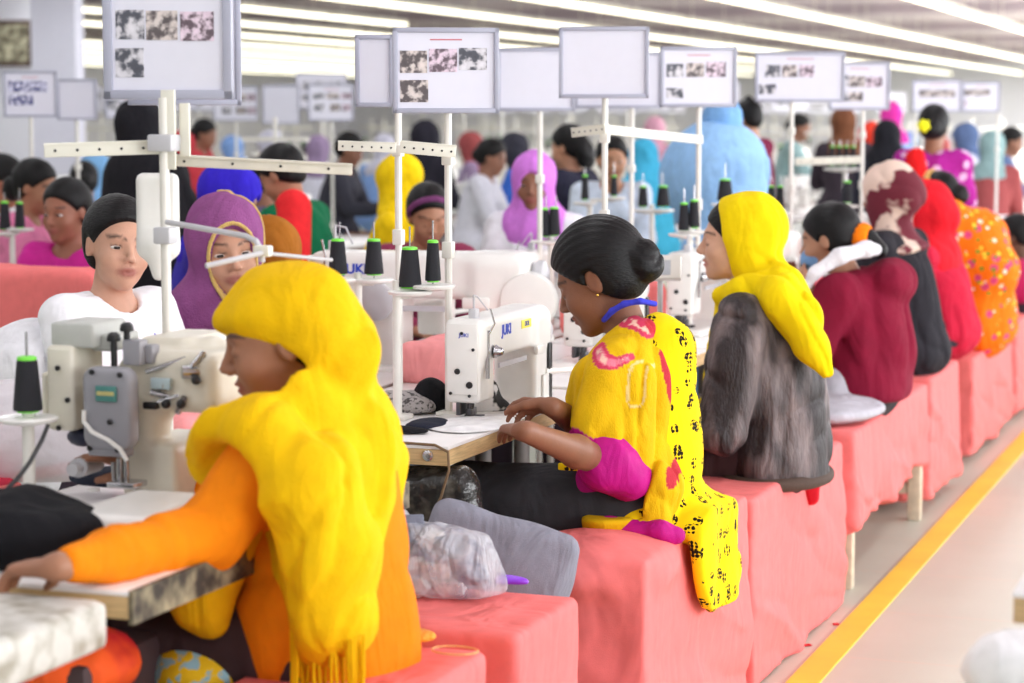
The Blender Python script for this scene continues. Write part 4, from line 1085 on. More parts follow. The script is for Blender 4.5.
def f(P):
    d = torso_d(P, j, .035, .04)
    d = smin(d, capE(P, w3(774, 350), w3(776, 470), .125, .142, (0, 1, 0), .74), .05)
    arm = smin(cap(P, j.shL, j.elL, .078, .066), cap(P, j.elL, j.elL*.2+j.wrL*.8, .066, .05), .02)
    d = smin(d, arm, .012)
    d = smin(d, arm_d(P, j, 'R', .03, 1.8), .04)
    d = d+.014*crease(P, 8, 81, ax=(1, .3, .3), stretch=.3)
    ar = folds(P, 11, 8, ax=(1, .3, .25), stretch=.3)*np.clip(1-cap(P, j.shL, j.elL, .08, .08)/.03, 0, 1)
    bd = folds(P, 10, 9, ax=(0, 0, 1), stretch=.15)
    d = d-.012*ar-.010*bd*(1-np.clip(1-cap(P, j.shL, j.elL, .08, .08)/.03, 0, 1))+.004
    d = smax(d, plane(P, w3(770, 478), (0, 0, -1)), .015)
    return smax(d, -cap(P, j.nk+j.tf*.02, j.nk+j.t*.2+j.tf*.03, .06, .08), .012)
lo, hi = bbox([w3(690, 290), w3(845, 485), j.wrL, j.wrR, j.shL, j.elL, w3(740, 350, Y3+.25)], .13)
piece('jacket', f, j, lo, hi, .0075, M_fur, r)
hm = MB(); 
def f(P):
    d = capE(P, w3(770, 474), w3(771, 480), .152, .150, (0, 1, 0), .72)
    return np.maximum(d, -(plane(P, w3(771, 481), (0, 0, 1))))
def f(P):
    q = P-np.asarray(w3(773, 474), F32); rr = np.sqrt(q[:, 0]**2+(q[:, 1]*.74)**2); return np.sqrt((rr-.150)**2+q[:, 2]**2)-.02
lo, hi = bbox([w3(773, 474)], .26)
piece('jacket_hem', f, j, lo, hi, .0075, mat('hem_brown', (74, 56, 46), rough=.8, bump=.3), r)
M_y3 = cloth('lemon_scarf', (240, 210, 0), var=.03, bump=.3)
def f(P):
    q = hloc(P, j)
    d = ell(q, (-.035, 0, .04), (.115, .094, .103))
    d = smin(d, ell(q, (-.03, 0, -.045), (.09, .085, .08)), .04)
    d = smax(d, plane(q, (.034, 0, .03), V(1, 0, -.10)), .008)
    d = smax(d, -ell(q, (.075, 0, -.06), (.07, .06, .085)), .015)
    d = d*j.hs
    d = smin(d, poly_tube(P, [w3(728, 300, Y3-.03), w3(716, 340, Y3-.05), w3(708, 400, Y3-.06), w3(703, 455, Y3-.08)], (.035, .028, .026, .022), .02), .02)
    d = smin(d, poly_tube(P, [w3(722, 296, Y3-.08), w3(748, 292, Y3-.1), w3(778, 300, Y3-.13), w3(800, 318, Y3-.12)], (.035, .05, .065, .06), .03), .03)
    d = smin(d, poly_tube(P, [w3(780, 290, Y3-.06), w3(798, 318, Y3-.12), w3(812, 345, Y3-.14), w3(826, 372, Y3-.15)], (.07, .06, .05, .02), .03), .03)
    d = smin(d, cap(P, w3(765, 285, Y3), w3(780, 300, Y3+.08), .08, .07), .04)
    wh_ = np.clip((F32(j.hd[2]+.02)-P[:, 2])/.12, .12, 1)
    d = d+wh_*.014*crease(P, 8, 91, ax=(.55, 0, -.8), stretch=.12)+wh_*.009*crease(P, 15, 93, ax=(.5, 0, -.8), stretch=.14)-.012*folds(P, 9, 41, ax=(.5, 0, -.85), stretch=.25)-.004*folds(P, 22, 2, ax=(.5, 0, -.8), stretch=.3)+.008
    return d
lo, hi = bbox([w3(695, 190), w3(835, 465), w3(760, 300, Y3-.2), w3(760, 300, Y3+.15)], .06)
piece('headscarf', f, j, lo, hi, .0062, M_y3, r)
lh, hh = bbox([j.hd], .2); piece('hair', hair_f(j, inf=.008, cut=-.002), j, lh, hh, .006, HAIR(), r)
def f(P):
    p = at(804, 480, X=B-.01)
    d = poly_tube(P, [p+V(-.05, .0, .07), p+V(.01, 0, .03), p+V(.02, .01, -.05)], (.03, .035, .02), .02)
    return d-.008*folds(P, 20, 2, ax=(0, 0, 1), stretch=.3)
lo, hi = bbox([at(804, 480, X=B)], .14)
piece('red_cloth_tail', f, j, lo, hi, .008, cloth('red_cotton', (206, 26, 42)), r)

lo, hi = bbox([j.pv, j.knL, j.knR, j.anL, j.anR], .2); lo[2] = 0
piece('trousers', legs_f(j, .02), j, lo, hi, .012, cloth('dark_brown_cotton', (66, 48, 50)), r)

# --- woman in the maroon hooded jacket
Y4 = 7.4
def w4(u, v, y=None): return at(u, v, Y=Y4 if y is None else y)
j = figure((-1.42, Y4), PI, z=.53, lean=.2, sc=.97)
e = w4(822, 241, Y4-.07); set_head(j, (e[0]+.01, Y4, e[2]), PI-.1, .22, 0, .97)
j.nk = w4(858, 285); j.ch = w4(861, 325); j.pv = w4(866, 385); j.t = nrm(j.nk-j.pv); j.tf = nrm(j.f-j.t*float(j.f@j.t))
j.shL = w4(838, 298, Y4-.17); j.shR = w4(850, 295, Y4+.15)
j.elL = w4(814, 345, Y4-.2); j.wrL = w4(808, 290, Y4-.12); j.hdL = nrm(w4(797, 270, Y4-.05)-j.wrL); j.hnL = V(.3, 1, 0); j.hcL = .5
j.elR = w4(815, 345, Y4+.16); j.wrR = w4(800, 300, Y4+.05); j.hdR = nrm(V(-.4, 0, 1)); j.hnR = V(.3, -1, 0)
for n, s in (('L', 1), ('R', -1)):
    setattr(j, 'hp'+n, w4(865, 382, Y4-.085*s)); setattr(j, 'kn'+n, w4(770, 385, Y4-.1*s)); setattr(j, 'an'+n, V(-1.9, Y4-.1*s, .07))
r = root_for(j, 'masked woman in maroon hooded jacket with white fleece collar and orange hair tie')
lo, hi = bbox(allpts(j), .2); lo[2] = 0
piece('body', body_f(j), j, lo, hi, .0075, skin_mat(), r, skin_col(j, (176, 128, 100)))
lh, hh = bbox([j.hd, HP(j, -.2, 0, -.06)], .16)
piece('hair', hair_f(j, bun=None, pony=([( -.09, 0, -.0), (-.135, 0, -.02), (-.17, 0, -.07)], (.045, .035, .03))), j, lh, hh, .007, HAIR(), r)
def f(P):
    q = hloc(P, j)-np.array((-.118, 0, -.018), F32); a = nrm(V(1, 0, .35)); s_ = q@np.asarray(a, F32); rr = np.sqrt(np.maximum((q*q).sum(1)-s_*s_, 1e-9))
    return (np.sqrt((rr-.034)**2+(s_*.75)**2)-.021+.002*np.sin(np.arctan2(q[:, 1], q[:, 2])*14))*j.hs
lo, hi = bbox([j.hd], .25); piece('hair_tie', f, j, lo, hi, .006, cloth('orange_velvet', (255, 130, 12)), r)
def f(P):
    q = hloc(P, j); d = ell(q, (.055, 0, -.055), (.062, .062, .05)); d = smax(d, -plane(q, (.02, 0, 0), V(1, 0, .2)), .01); return smax(d, plane(q, (0, 0, -.03), V(-.3, 0, 1)), .01)*j.hs
piece('face_mask', f, j, lo, hi, .006, cloth('blue_mask', (120, 160, 205)), r)
M_mar = cloth('maroon_fleece', (128, 18, 48), var=.08, vscale=14, bump=.4, bscale=250)
def f(P):
    d = torso_d(P, j, .03, .05)
    d = smin(d, capE(P, w4(862, 310), w4(866, 385), .145, .155, (0, 1, 0), .78), .05)
    d = smin(d, ell(P, w4(888, 282), (.09, .13, .08)), .02)
    d = smin(d, smin(cap(P, j.shL, j.elL, .085, .07), cap(P, j.elL, j.elL*.35+j.wrL*.65, .07, .05), .03), .012)
    d = smin(d, arm_d(P, j, 'R', .035, 1.6), .04)
    d = d+.018*crease(P, 6, 101, ax=(.4, 0, -1), stretch=.2)-.014*folds(P, 7, 51, ax=(.35, 0, -1), stretch=.25)-.004*folds(P, 18, 2, ax=(0, 0, 1), stretch=.4)+.008
    d = smax(d, plane(P, w4(866, 397), (0, 0, -1)), .02)
    return smax(d, -cap(P, j.nk+j.tf*.03, j.nk+j.t*.2+j.tf*.05, .062, .085), .012)
lo, hi = bbox([w4(800, 250), w4(925, 400), j.elL, j.elR, j.shL, w4(850, 300, Y4+.25)], .13)
piece('jacket', f, j, lo, hi, .009, M_mar, r)
def f(P):
    d = poly_tube(P, [w4(803, 292, Y4-.22), w4(815, 273, Y4-.22), w4(840, 256, Y4-.18), w4(866, 249, Y4-.1), w4(882, 250, Y4)], (.012, .018, .024, .024, .018), .02)
    return d-.003*folds(P, 30, 3)
lo, hi = bbox([w4(800, 245), w4(885, 300), w4(820, 270, Y4-.25)], .06)
piece('fleece_collar', f, j, lo, hi, .0075, cloth('white_fleece', (238, 236, 240), bump=.8, bscale=150), r)

lo, hi = bbox([j.pv, j.knL, j.knR, j.anL, j.anR], .2); lo[2] = 0
piece('trousers', legs_f(j, .02), j, lo, hi, .012, cloth('charcoal_cotton', (58, 58, 62)), r)

# --- black jacket and patterned headscarf
def figrow(hd, Y, yaw, pitch, sc, z=.53, hs=.97, **k):
    h = at(*hd, Y=Y); jj = figure((h[0]+.10, Y), yaw, z=z, sc=sc, hpitch=pitch, **k); dz = h[2]-jj.hd[2]
    set_head(jj, h, yaw+k.get('hyaw', 0), pitch, 0, hs)
    jj.t = nrm((h-jj.hu*.1)-jj.pv); L = np.linalg.norm(h-jj.pv)
    jj.nk = jj.pv+(h-jj.pv)*(1-.145/L); jj.ch = jj.pv*.36+jj.nk*.64; jj.tf = nrm(jj.f-jj.t*float(jj.f@jj.t))
    for n, s in (('L', 1), ('R', -1)):
        sh = jj.nk-jj.t*.05+jj.l*s*.155; o = getattr(jj, 'sh'+n)
        for q in ('el', 'wr'): setattr(jj, q+n, getattr(jj, q+n)+(sh-o))
        setattr(jj, 'sh'+n, sh)
    return jj
j = figrow((888, 196), 8.5, PI-.25, .1, .98)
M_pat = mat('maroon_cream_scarf', (104, 20, 40), rgb2=(222, 196, 180), rough=.8, var=.08, vscale=6, ramp=(.50, .54), bump=.3)
bg_person('woman in black jacket with maroon and cream patterned headscarf', j, skin=(150, 105, 85), top=(38, 36, 42), head='hijab', scarf_m=M_pat, h=.009, bulk=((-.07, 0, -.0), (.09, .09, .08)), drape=.03)
j = figrow((925, 212), 9.35, PI-.1, .3, .95)
rr_ = bg_person('woman in red headscarf and crimson shawl between black jacket and orange floral cloth', j, top=(196, 30, 60), head='hijab', scarf=(226, 30, 44), h=.01, drape=.16, bulk=((-.06, 0, -.04), (.09, .09, .09)))
j = figrow((938, 200), 10.1, PI-.2, .45, 1.0)
M_flo = cloth('orange_floral', (250, 118, 14), var=.08, bump=.2); add_pattern(M_flo, (214, 70, 120), 16, .30, rand=.9); add_pattern(M_flo, (240, 225, 200), 17, .20, rand=.9, loc=(.03, .02, .05)); add_pattern(M_flo, (120, 140, 40), 21, .22, rand=.9, loc=(.3, .2, .5)); add_pattern(M_flo, (250, 205, 60), 19, .2, rand=.9, loc=(.7, .2, .1))
r7 = bg_person('woman in orange floral cloth with gold hair band, seated at the end of the row', j, top_m=M_flo, skin=(130, 85, 62), h=.0095, bun=((-.10, 0, -.02), (.05, .05, .05)))
def f(P): return smin(capE(P, at(975, 240, Y=10.1), at(978, 320, Y=10.1), .14, .17, (0, 1, 0), .8), cap(P, at(945, 222, Y=10), at(990, 270, Y=10), .1, .12), .05)-.02*folds(P, 7, 5, ax=(.2, 0, 1), stretch=.2)+.005
lo, hi = bbox([at(935, 205, Y=10.1), at(1018, 345, Y=10.1), at(975, 270, Y=9.85), at(975, 270, Y=10.35)], .06)
piece('shawl', f, j, lo, hi, .011, M_flo, r7)
def f(P):
    q = hloc(P, j); return (np.sqrt((np.sqrt((q[:, 0]+.01)**2+(q[:, 2]-.045)**2)-.105)**2+(q[:, 1]-0)**2)-.022)*j.hs
def f(P):
    q = hloc(P, j); return np.maximum(ell(q, (-.02, 0, .04), (.118, .096, .108)), np.abs(q[:, 0]-.02+.3*q[:, 2])-.018)*j.hs
lo, hi = bbox([j.hd], .2); piece('hair_band', f, j, lo, hi, .008, mat('gold_band', (214, 160, 80), rough=.5, bump=.3), r7)
# standing woman with the yellow hair flower
c = at(934, 128, d=11.9)
j = figure((c[0], c[1]), PI*.5, stand=True, sc=.97, lean=.03, hpitch=.15, reach=.35, rise=.02)
dz = c-j.hd
for k in ('hd', 'nk', 'ch', 'shL', 'shR', 'elL', 'elR', 'wrL', 'wrR', 'pv'): setattr(j, k, getattr(j, k)+V(dz[0], dz[1], dz[2]*(1 if k != 'pv' else .5)))
M_mgc = cloth('magenta_print', (176, 40, 150), bump=.2); add_pattern(M_mgc, (226, 186, 220), 13, .34, rand=.8)
r8 = bg_person('standing woman in magenta printed tunic with a yellow flower in her black hair', j, top_m=M_mgc, h=.01, bun=((-.105, 0, -.015), (.04, .05, .05)), skin=(150, 104, 78))
def f(P):
    q = hloc(P, j)-np.array((-.145, .035, -.01), F32); a = np.arctan2(q[:, 1], q[:, 2]); return (np.sqrt((q*q).sum(1))-.036-.006*np.sin(a*6))*j.hs
lo, hi = bbox([j.hd], .3); piece('hair_flower', f, j, lo, hi, .008, cloth('yellow_flower', (248, 244, 40)), r8)
def f(P): return capE(P, at(915, 158, d=11.75), at(922, 215, d=11.75), .05, .07, CF, 1.3)-.012*folds(P, 10, 3, ax=(0, 0, 1), stretch=.2)
lo, hi = bbox([at(905, 150, d=11.75), at(930, 225, d=11.75)], .1); piece('red_scarf', f, j, lo, hi, .012, cloth('red_scarf', (228, 28, 30)), r8)
# ------------------------------------------------------------------ overlock machine at the lower left
YO = 3.42
def wo(u, v, y=YO): return at(u, v, Y=y)
def slab(mb, u0, v0, u1, v1, y, th, bev=.006):
    a, b = wo(u0, v0, y), wo(u1, v1, y); c = (a+b)/2
    mb.box((c[0]-o0[0], y+th/2-o0[1], c[2]-o0[2]), (abs(b[0]-a[0])/2, th/2, abs(a[2]-b[2])/2), bev=bev, seg=3); return mb
o0 = wo(125, 480)
ov = thing('overlock_machine', 'grey and cream overlock sewing machine with oval cover badge, at lower left', 'sewing machine', tuple(o0))
slab(slab(MB(), 45, 345, 74, 432, 3.40, .11, .01), 40, 372, 50, 420, 3.41, .08, .008).build('bracket', M_cream, ov)
slab(slab(MB(), 50, 322, 93, 349, 3.41, .12, .006), 90, 334, 112, 352, 3.44, .1).build('control_box', mat('pale_grey_plastic', (188, 190, 184), rough=.45), ov)
def f(P):
    Q = P+np.asarray(o0, F32)
    d = box(Q, (wo(165, 400)[0], 3.52, wo(165, 385)[2]), (.085, .07, .055), rad=.025)
    d = smin(d, cap(Q, wo(140, 375, 3.49), wo(212, 355, 3.56), .042, .036), .02)
    d = smin(d, cap(Q, wo(150, 400, 3.5), wo(150, 455, 3.5), .045, .03), .03)
    d = smin(d, box(Q, tuple(wo(175, 468, 3.56)), (.055, .10, .06), rad=.012), .015)
    d = smin(d, cap(Q, wo(110, 400, 3.53), wo(115, 440, 3.52), .06, .045), .02)
    d = smin(d, box(Q, tuple(wo(186, 345, 3.6)), (.05, .09, .022), rad=.01), .01)
    return d+.0015*(vnoise(Q*70, 3)-.5)
link('casting', sdf_mesh('casting', f, (-.22, -.12, -.1), (.28, .35, .36), .006, M_cream), ov)
def f(P):
    Q = P+np.asarray(o0, F32); c = wo(111, 408, 3.40)
    q = Q-np.asarray(c, F32); sx = np.abs(q[:, 0])-.026; sz = np.abs(q[:, 2])-.050
    e = np.sqrt(np.maximum(sx, 0)**2+np.maximum(sz, 0)**2)+np.minimum(np.maximum(sx, sz), 0)-.024
    return smax(e, np.abs(q[:, 1])-.018, .012)
link('side_cover', sdf_mesh('side_cover', f, (-.12, -.08, -.02), (.1, .05, .26), .0045, M_grey), ov)
bd = MB(); c = wo(106, 394, 3.378)-o0; bd.box(tuple(c), (.021, .0025, .014), bev=.002, seg=3).build('badge', mat('teal_badge', (70, 128, 122), rough=.35), ov)
MB().box((c[0], c[1]-.0028, c[2]+.001), (.017, .001, .0035)).build('badge_strip', mat('gold_strip', (196, 186, 120), rough=.4), ov)
slab(MB(), 87, 425, 126, 458, 3.39, .03, .004).build('lower_plate', M_grey, ov)
sk = MB()
for u, v, y in ((92, 372, 3.379), (120, 375, 3.379), (110, 422, 3.379), (58, 368, 3.398), (59, 428, 3.398), (90, 448, 3.388), (118, 450, 3.388), (68, 400, 3.398)):
    p = wo(u, v, y)-o0; sk.lathe([(.005, 0), (.005, .003), (.003, .004)], tuple(p), (0, -1, 0), 12)
sk.build('screw', M_dark, ov)
slab(slab(MB(), 122, 340, 140, 366, 3.42, .03, .003), 138, 345, 152, 364, 3.44, .03, .003).build('tension_block', M_grey, ov)
kb = MB()
for u, v in ((114, 350), (127, 340)):
    p = wo(u, v, 3.43)-o0; kb.rod(tuple(p-V(0, 0, .03)), tuple(p+V(0, 0, .02)), .006).lathe([(.012, 0), (.013, .004), (.011, .012), (.006, .016)], tuple(p+V(0, 0, .016)), seg=14)
kb.build('tension_knob', M_dark, ov)
st_ = MB()
for (a, b, rr) in (((146, 372), (186, 358), .004), ((150, 392), (178, 398), .005), ((158, 402), (190, 392), .004), ((182, 372), (200, 372), .012), ((160, 385), (172, 385), .011), ((184, 398), (178, 412), .006), ((192, 366), (204, 352), .005)):
    st_.rod(tuple(wo(*a, 3.44)-o0), tuple(wo(*b, 3.46)-o0), rr)
st_.build('looper_rods', M_steel, ov)
st2 = MB()
for u, v in ((166, 404), (181, 404), (196, 380)): st2.ball(tuple(wo(u, v, 3.44)-o0), .009, 10)
slab(st2, 142, 402, 156, 410, 3.44, .02, .003); st2.build('guard_parts', M_dark, ov)
slab(MB(), 150, 378, 170, 390, 3.435, .01, .002).build('label_plate', mat('label_teal', (176, 196, 200), rough=.4), ov)
MB().path([tuple(wo(u, v, 3.37)-o0) for u, v in ((84, 410), (84, 422), (92, 432), (108, 440), (120, 449), (127, 461))], .0042).build('white_hose', M_white, ov)
nd = MB(); nd.rod(tuple(wo(120, 458, 3.42)-o0), tuple(wo(120, 488, 3.42)-o0), .007).rod(tuple(wo(113, 462, 3.42)-o0), tuple(wo(114, 480, 3.42)-o0), .004).rod(tuple(wo(126, 455, 3.42)-o0), tuple(wo(127, 482, 3.42)-o0), .005); slab(nd, 106, 482, 134, 490, 3.38, .05, .003); nd.build('needle_clamp', M_steel, ov)
MB().ball(tuple(wo(83, 437, 3.45)-o0), .02, 14, (1.6, 1, .9)).build('motor_knob', mat('navy_plastic', (38, 42, 70), rough=.4), ov)
MB().rod(tuple(wo(78, 468, 3.42)-o0), tuple(wo(96, 462, 3.5)-o0), .018).rod(tuple(wo(72, 470, 3.40)-o0), tuple(wo(78, 468, 3.42)-o0), .012).build('motor_shaft', M_lgrey, ov)
bedo = at(105, 530, Z=.84)
bed = thing('machine_bed_block', 'white rounded machine bed block on the table in front of the overlock machine', 'machine bed', (bedo[0], bedo[1]+.12, .79))
me = sdf_mesh('bed', lambda P: smin(box(P, (0, 0, .035), (.085, .13, .04), rad=.016), box(P, (.03, .12, .015), (.11, .12, .018), rad=.008), .01), (-.2, -.2, -.01), (.2, .3, .1), .006, M_white)
link('bed', me, bed)
cb = at(48, 425, d=3.8)
cable = thing('cable', 'black cable hanging down beside the overlock bracket', 'cable', tuple(cb))
MB().path([tuple(at(u, v, d=3.78-.02*i)-cb) for i, (u, v) in enumerate(((48, 425), (42, 440), (30, 462), (18, 478), (4, 492)))], .004).build('cable_body', M_dark, cable)
# ------------------------------------------------------------------ soft clutter
def soft(name, label, cat, c, rad, m, seed=1, amp=.012, fr=14, h=.008, group=None, cuts=None, parts=None):
    c = np.asarray(c, float)
    def f(P):
        d = ell(P, (0, 0, rad[2]*.8), rad)
        if parts:
            for pc, pr in parts: d = smin(d, ell(P, pc, pr), .02)
        d = d-amp*folds(P, fr, seed, stretch=1)-amp*.5*folds(P, fr*2.3, seed+1)+amp*.6
        return smax(d, -P[:, 2]+.002, .004)
    R = max(rad)*1.5+amp*2+(max(max(abs(x) for x in pc)+max(pr) for pc, pr in parts) if parts else 0)
    me = sdf_mesh(name, f, (-R, -R, -.01), (R, R, R*1.2), h, m)
    o = link(name, me, None, tuple(c)); return tag(o, label, cat, group)
M_bag = mat('clear_bag_film', (236, 238, 246), rough=.3, var=.12, vscale=16, rgb2=(150, 156, 176), ramp=(.5, .68), bump=.6, bscale=30, alpha=.42, fold=(14, .8))
M_film = mat('cloudy_film', (232, 226, 232), rough=.35, var=.08, vscale=10, alpha=.75, bump=.3, bscale=50)
M_navy = cloth('navy_cotton', (40, 44, 58), bump=.3)
M_black = cloth('black_jersey', (22, 22, 26), bump=.3)
bg = at(466, 592, Z=.565)
soft('plastic_bag', 'clear plastic bag stuffed with white and grey scraps, on the coral stool', 'plastic bag', bg+V(-.06, -.02, 0), (.125, .08, .075), M_bag, 3, amp=.02, fr=11, h=.006, parts=[((-.09, 0, .10), (.07, .06, .06)), ((.09, .0, .03), (.05, .05, .035))])
for i, (dx, dy, dz, rz) in enumerate(((.02, -.05, .05, .3), (.07, -.045, .06, -.4), (-.04, -.05, .055, .8), (-.09, -.03, .12, .1), (.0, -.02, .11, -.6), (.09, -.03, .045, .5), (-.07, -.04, .03, .2), (.04, -.03, .10, 1.), (.0, -.05, .02, 1.3), (-.05, -.02, .14, .6), (.05, -.05, .025, .1), (-.10, -.03, .07, 1.2))):
    o = MB().box((0, 0, 0), (.030, .014, .018), rz=rz, rx=.5*i, bev=.004).build('cloth_scrap', cloth('white_scrap', (244, 244, 242)) if i % 2 == 0 else cloth('grey_scrap', (120, 126, 142)), None, tuple(bg+V(-.06+dx, -.02+dy*.75, dz)))
    tag(o, 'folded %s cloth scrap inside the clear plastic bag' % ('white' if i % 2 == 0 else 'grey'), 'cloth scrap', 'scraps in the clear plastic bag, %s' % ('white' if i % 2 == 0 else 'grey'))
def f(P): return smin(box(P, (0, 0, 0), (.16, .035, .13), rad=.03), ell(P, (.05, .0, .03), (.10, .05, .09)), .04)-.008*folds(P, 8, 6)
cu = at(492, 577, d=4.7); me = sdf_mesh('cushion', f, (-.25, -.12, -.2), (.25, .12, .2), .009, cloth('grey_cotton', (138, 138, 150), bump=.2)); o = link('cushion', me, None, tuple(cu)); o.rotation_euler = (math.radians(-12), math.radians(14), .1)
tag(o, 'grey cloth cushion wedged between the clear bag and the coral bench', 'cushion')
pc = at(514, 585, Z=.57)
soft('purple_clip', 'small purple plastic clip beside the clear bag', 'clip', pc, (.032, .014, .010), mat('purple_plastic', (140, 60, 220), rough=.35), 1, amp=.002, h=.004, parts=[((-.025, .0, .004), (.014, .018, .007))])
bb = at(392, 645, Z=.58)
t_ = MB()
for k in range(14): a = k*2*PI/14; b_ = (k+1)*2*PI/14; t_.rod((.042*math.cos(a), .03*math.sin(a), .003), (.042*math.cos(b_), .03*math.sin(b_), .003), .0016, seg=6)
o = t_.build('rubber_band', mat('band_tan', (226, 176, 110), rough=.6), None, tuple(at(455, 652, Z=.583))); tag(o, 'thin tan rubber band lying on the lowest coral bench', 'rubber band')
soft('mustard_beads', 'small heap of mustard trim at the corner of the lowest coral bench', 'trim', at(408, 640, Z=.578), (.05, .035, .012), mat('mustard_trim', (226, 150, 30), rough=.6, bump=.8, bscale=120, var=.2), 5, amp=.005, h=.005)
def onj(u, v, z=.79): return at(u, v, Z=z)
soft('cloth_bundle', 'grey flecked sheer cloth bundle lying left of the needle head', 'cloth bundle', onj(405, 412), (.085, .08, .028), mat('flecked_gauze', (176, 170, 168), rgb2=(70, 66, 64), rough=.7, vscale=90, ramp=(.5, .6), bump=.6, bscale=120), 7, amp=.007, h=.006)
soft('black_garment', 'folded black garment tied with a thin cord, left of the needle head', 'garment', onj(431, 412), (.04, .05, .045), M_black, 8, amp=.006, h=.006)
soft('white_garment', 'black and white folded cloth behind the needle', 'garment', onj(478, 412), (.05, .05, .05), mat('black_white_cloth', (28, 28, 30), rgb2=(226, 226, 226), rough=.8, vscale=11, ramp=(.52, .55), bump=.3), 9, amp=.008, h=.006, parts=[((.03, .02, .01), (.04, .04, .02))])
soft('dark_cuff', 'dark navy cuff piece lying flat in front of the needle', 'cuff', onj(428, 427), (.045, .07, .009), M_navy, 11, amp=.004, h=.005)
soft('dark_strip', 'black strip of cloth at the near edge of the sewing table', 'cloth strip', onj(403, 433), (.06, .03, .008), M_black, 12, amp=.003, h=.005)
soft('cloth_sheet', 'white cloth sheet under the needle of the lettered machine', 'cloth sheet', onj(475, 425), (.10, .16, .006), cloth('white_cotton', (240, 240, 240)), 13, amp=.003, h=.007)
rp = thing('cord_loop', 'thin brown cord looped over the front edge of the sewing table', 'cord', tuple(at(447, 465, Y=4.405)))
q0 = at(447, 465, Y=4.405)
MB().path([tuple(p-q0) for p in (at(392, 442, Z=.793), at(435, 445, Z=.793), at(448, 452, Y=4.40), at(449, 470, Y=4.40), at(441, 497, Y=4.41), at(430, 520, Y=4.43))], .003).build('cord_body', mat('brown_cord', (120, 96, 70), rough=.8), rp)
def f(P): return box(P, (0, 0, 0), (.14, .03, .11), rad=.03)-.02*folds(P, 9, 16)-.006*folds(P, 25, 3)
me = sdf_mesh('black_sack', f, (-.25, -.12, -.2), (.25, .12, .2), .009, mat('black_film', (42, 40, 38), rgb2=(112, 106, 96), rough=.25, vscale=18, ramp=(.5, .75), bump=.5, bscale=40))
o = link('black_sack', me, None, tuple(at(415, 500, d=4.9)-V(0,0,.05))); tag(o, 'shiny dark plastic sack hanging under the sewing table', 'sack')
soft('plastic_sheet', 'crumpled cloudy film bundle behind the overlock bracket', 'plastic bag', at(30, 480, Z=.79)+V(-.02, .05, 0), (.20, .14, .10), M_film, 15, amp=.02, fr=9, h=.009)
soft('white_sack', 'plump white cloth bundle at the left edge beside the thread cone', 'cloth bundle', at(4, 425, Z=.80)+V(-.08, .25, 0), (.13, .12, .12), cloth('white_bundle', (238, 238, 242), bump=.3), 16, amp=.012, fr=7, h=.01)
soft('dark_garment', 'large dark garment heaped at the left edge of the near table', 'garment', at(22, 560, Z=.79)+V(-.05, .02, 0), (.17, .15, .055), M_black, 18, amp=.02, fr=8, h=.008, parts=[((.02, .12, .02), (.12, .06, .04))])
soft('button_strip', 'navy strip with white discs beside the needle clamp', 'cloth strip', at(120, 500, Z=.79)+V(-.02, .03, .02), (.10, .045, .018), M_navy, 19, amp=.006, h=.006)
for i, (u, v) in enumerate(((94, 491), (141, 492))):
    o = MB().lathe([(.011, 0), (.011, .004), (.006, .006)], seg=14).build('white_disc', M_white, None, tuple(at(u, v, Z=.835))); tag(o, ['left white disc on the navy strip', 'right white disc on the navy strip'][i], 'disc')
o = MB().box((0, 0, 0), (.03, .5, .006), bev=.003).build('red_strip', cloth('red_webbing', (216, 60, 84)), None, tuple(at(80, 475, Z=.80)+V(-.05, .15, 0))); o.rotation_euler = (0, 0, -.25); tag(o, 'red cloth strip on the table behind the overlock machine', 'cloth strip')
soft('printed_cloth', 'yellow and blue printed cloth bundle at the bottom beside the orange dress', 'cloth bundle', at(205, 692, Z=.52), (.09, .08, .05), mat('bundle_print', (240, 196, 10), rgb2=(150, 190, 200), rough=.8, vscale=48, ramp=(.52, .56)), 22, amp=.012, h=.009)
soft('red_orange_cloth', 'red and orange cloth tucked under the foreground table corner', 'cloth bundle', at(60, 690, Z=.56), (.13, .10, .06), mat('red_orange', (214, 24, 40), rgb2=(255, 96, 30), rough=.8, vscale=8), 23, amp=.015, h=.01)
# dark frame under the near table
o = MB().box((0, 0, 0), (.18, .3, .18), bev=.02).rod((.19, -.1, -.1), (.19, .1, .12), .02).build('motor_housing', mat('brown_housing', (70, 52, 54), rough=.6, var=.2, vscale=6), None, (-2.0, 3.3, .45)); tag(o, 'dark brown machine housing under the near sewing table', 'motor housing')
MB().rod((-2.0, 3.3, 0), (-2.0, 3.3, .29), .05).build('post', M_dark).parent = o; o.children[0].matrix_parent_inverse = Matrix.Translation((2.0, -3.3, -.45))
# grey cloth and dark shoe on the bench beside the maroon jacket
soft('grey_garment', 'light grey garment hanging off the bench beside the maroon jacket', 'garment', V(B-.13, 7.15, .52), (.15, .26, .035), cloth('pale_grey_jersey', (186, 184, 192)), 25, amp=.012, fr=7, h=.01, parts=[((-.02, .12, .08), (.07, .09, .09))])
soft('black_pouch', 'small black pouch on the bench in front of the grey garment', 'pouch', at(848, 414, Z=.53), (.07, .05, .02), M_black, 26, amp=.005, h=.007)
for i, (u, v) in enumerate(((807, 645), (836, 624))):
    o = MB().box((0, 0, 0), (.012-.004*i, .008, .0015), rz=.6).build('red_scrap', cloth('red_cotton', (206, 26, 42)), None, tuple(at(u, v, Z=.003))); tag(o, ['larger red cloth scrap on the floor by the walkway line', 'tiny red cloth scrap farther along the walkway line'][i], 'scrap')
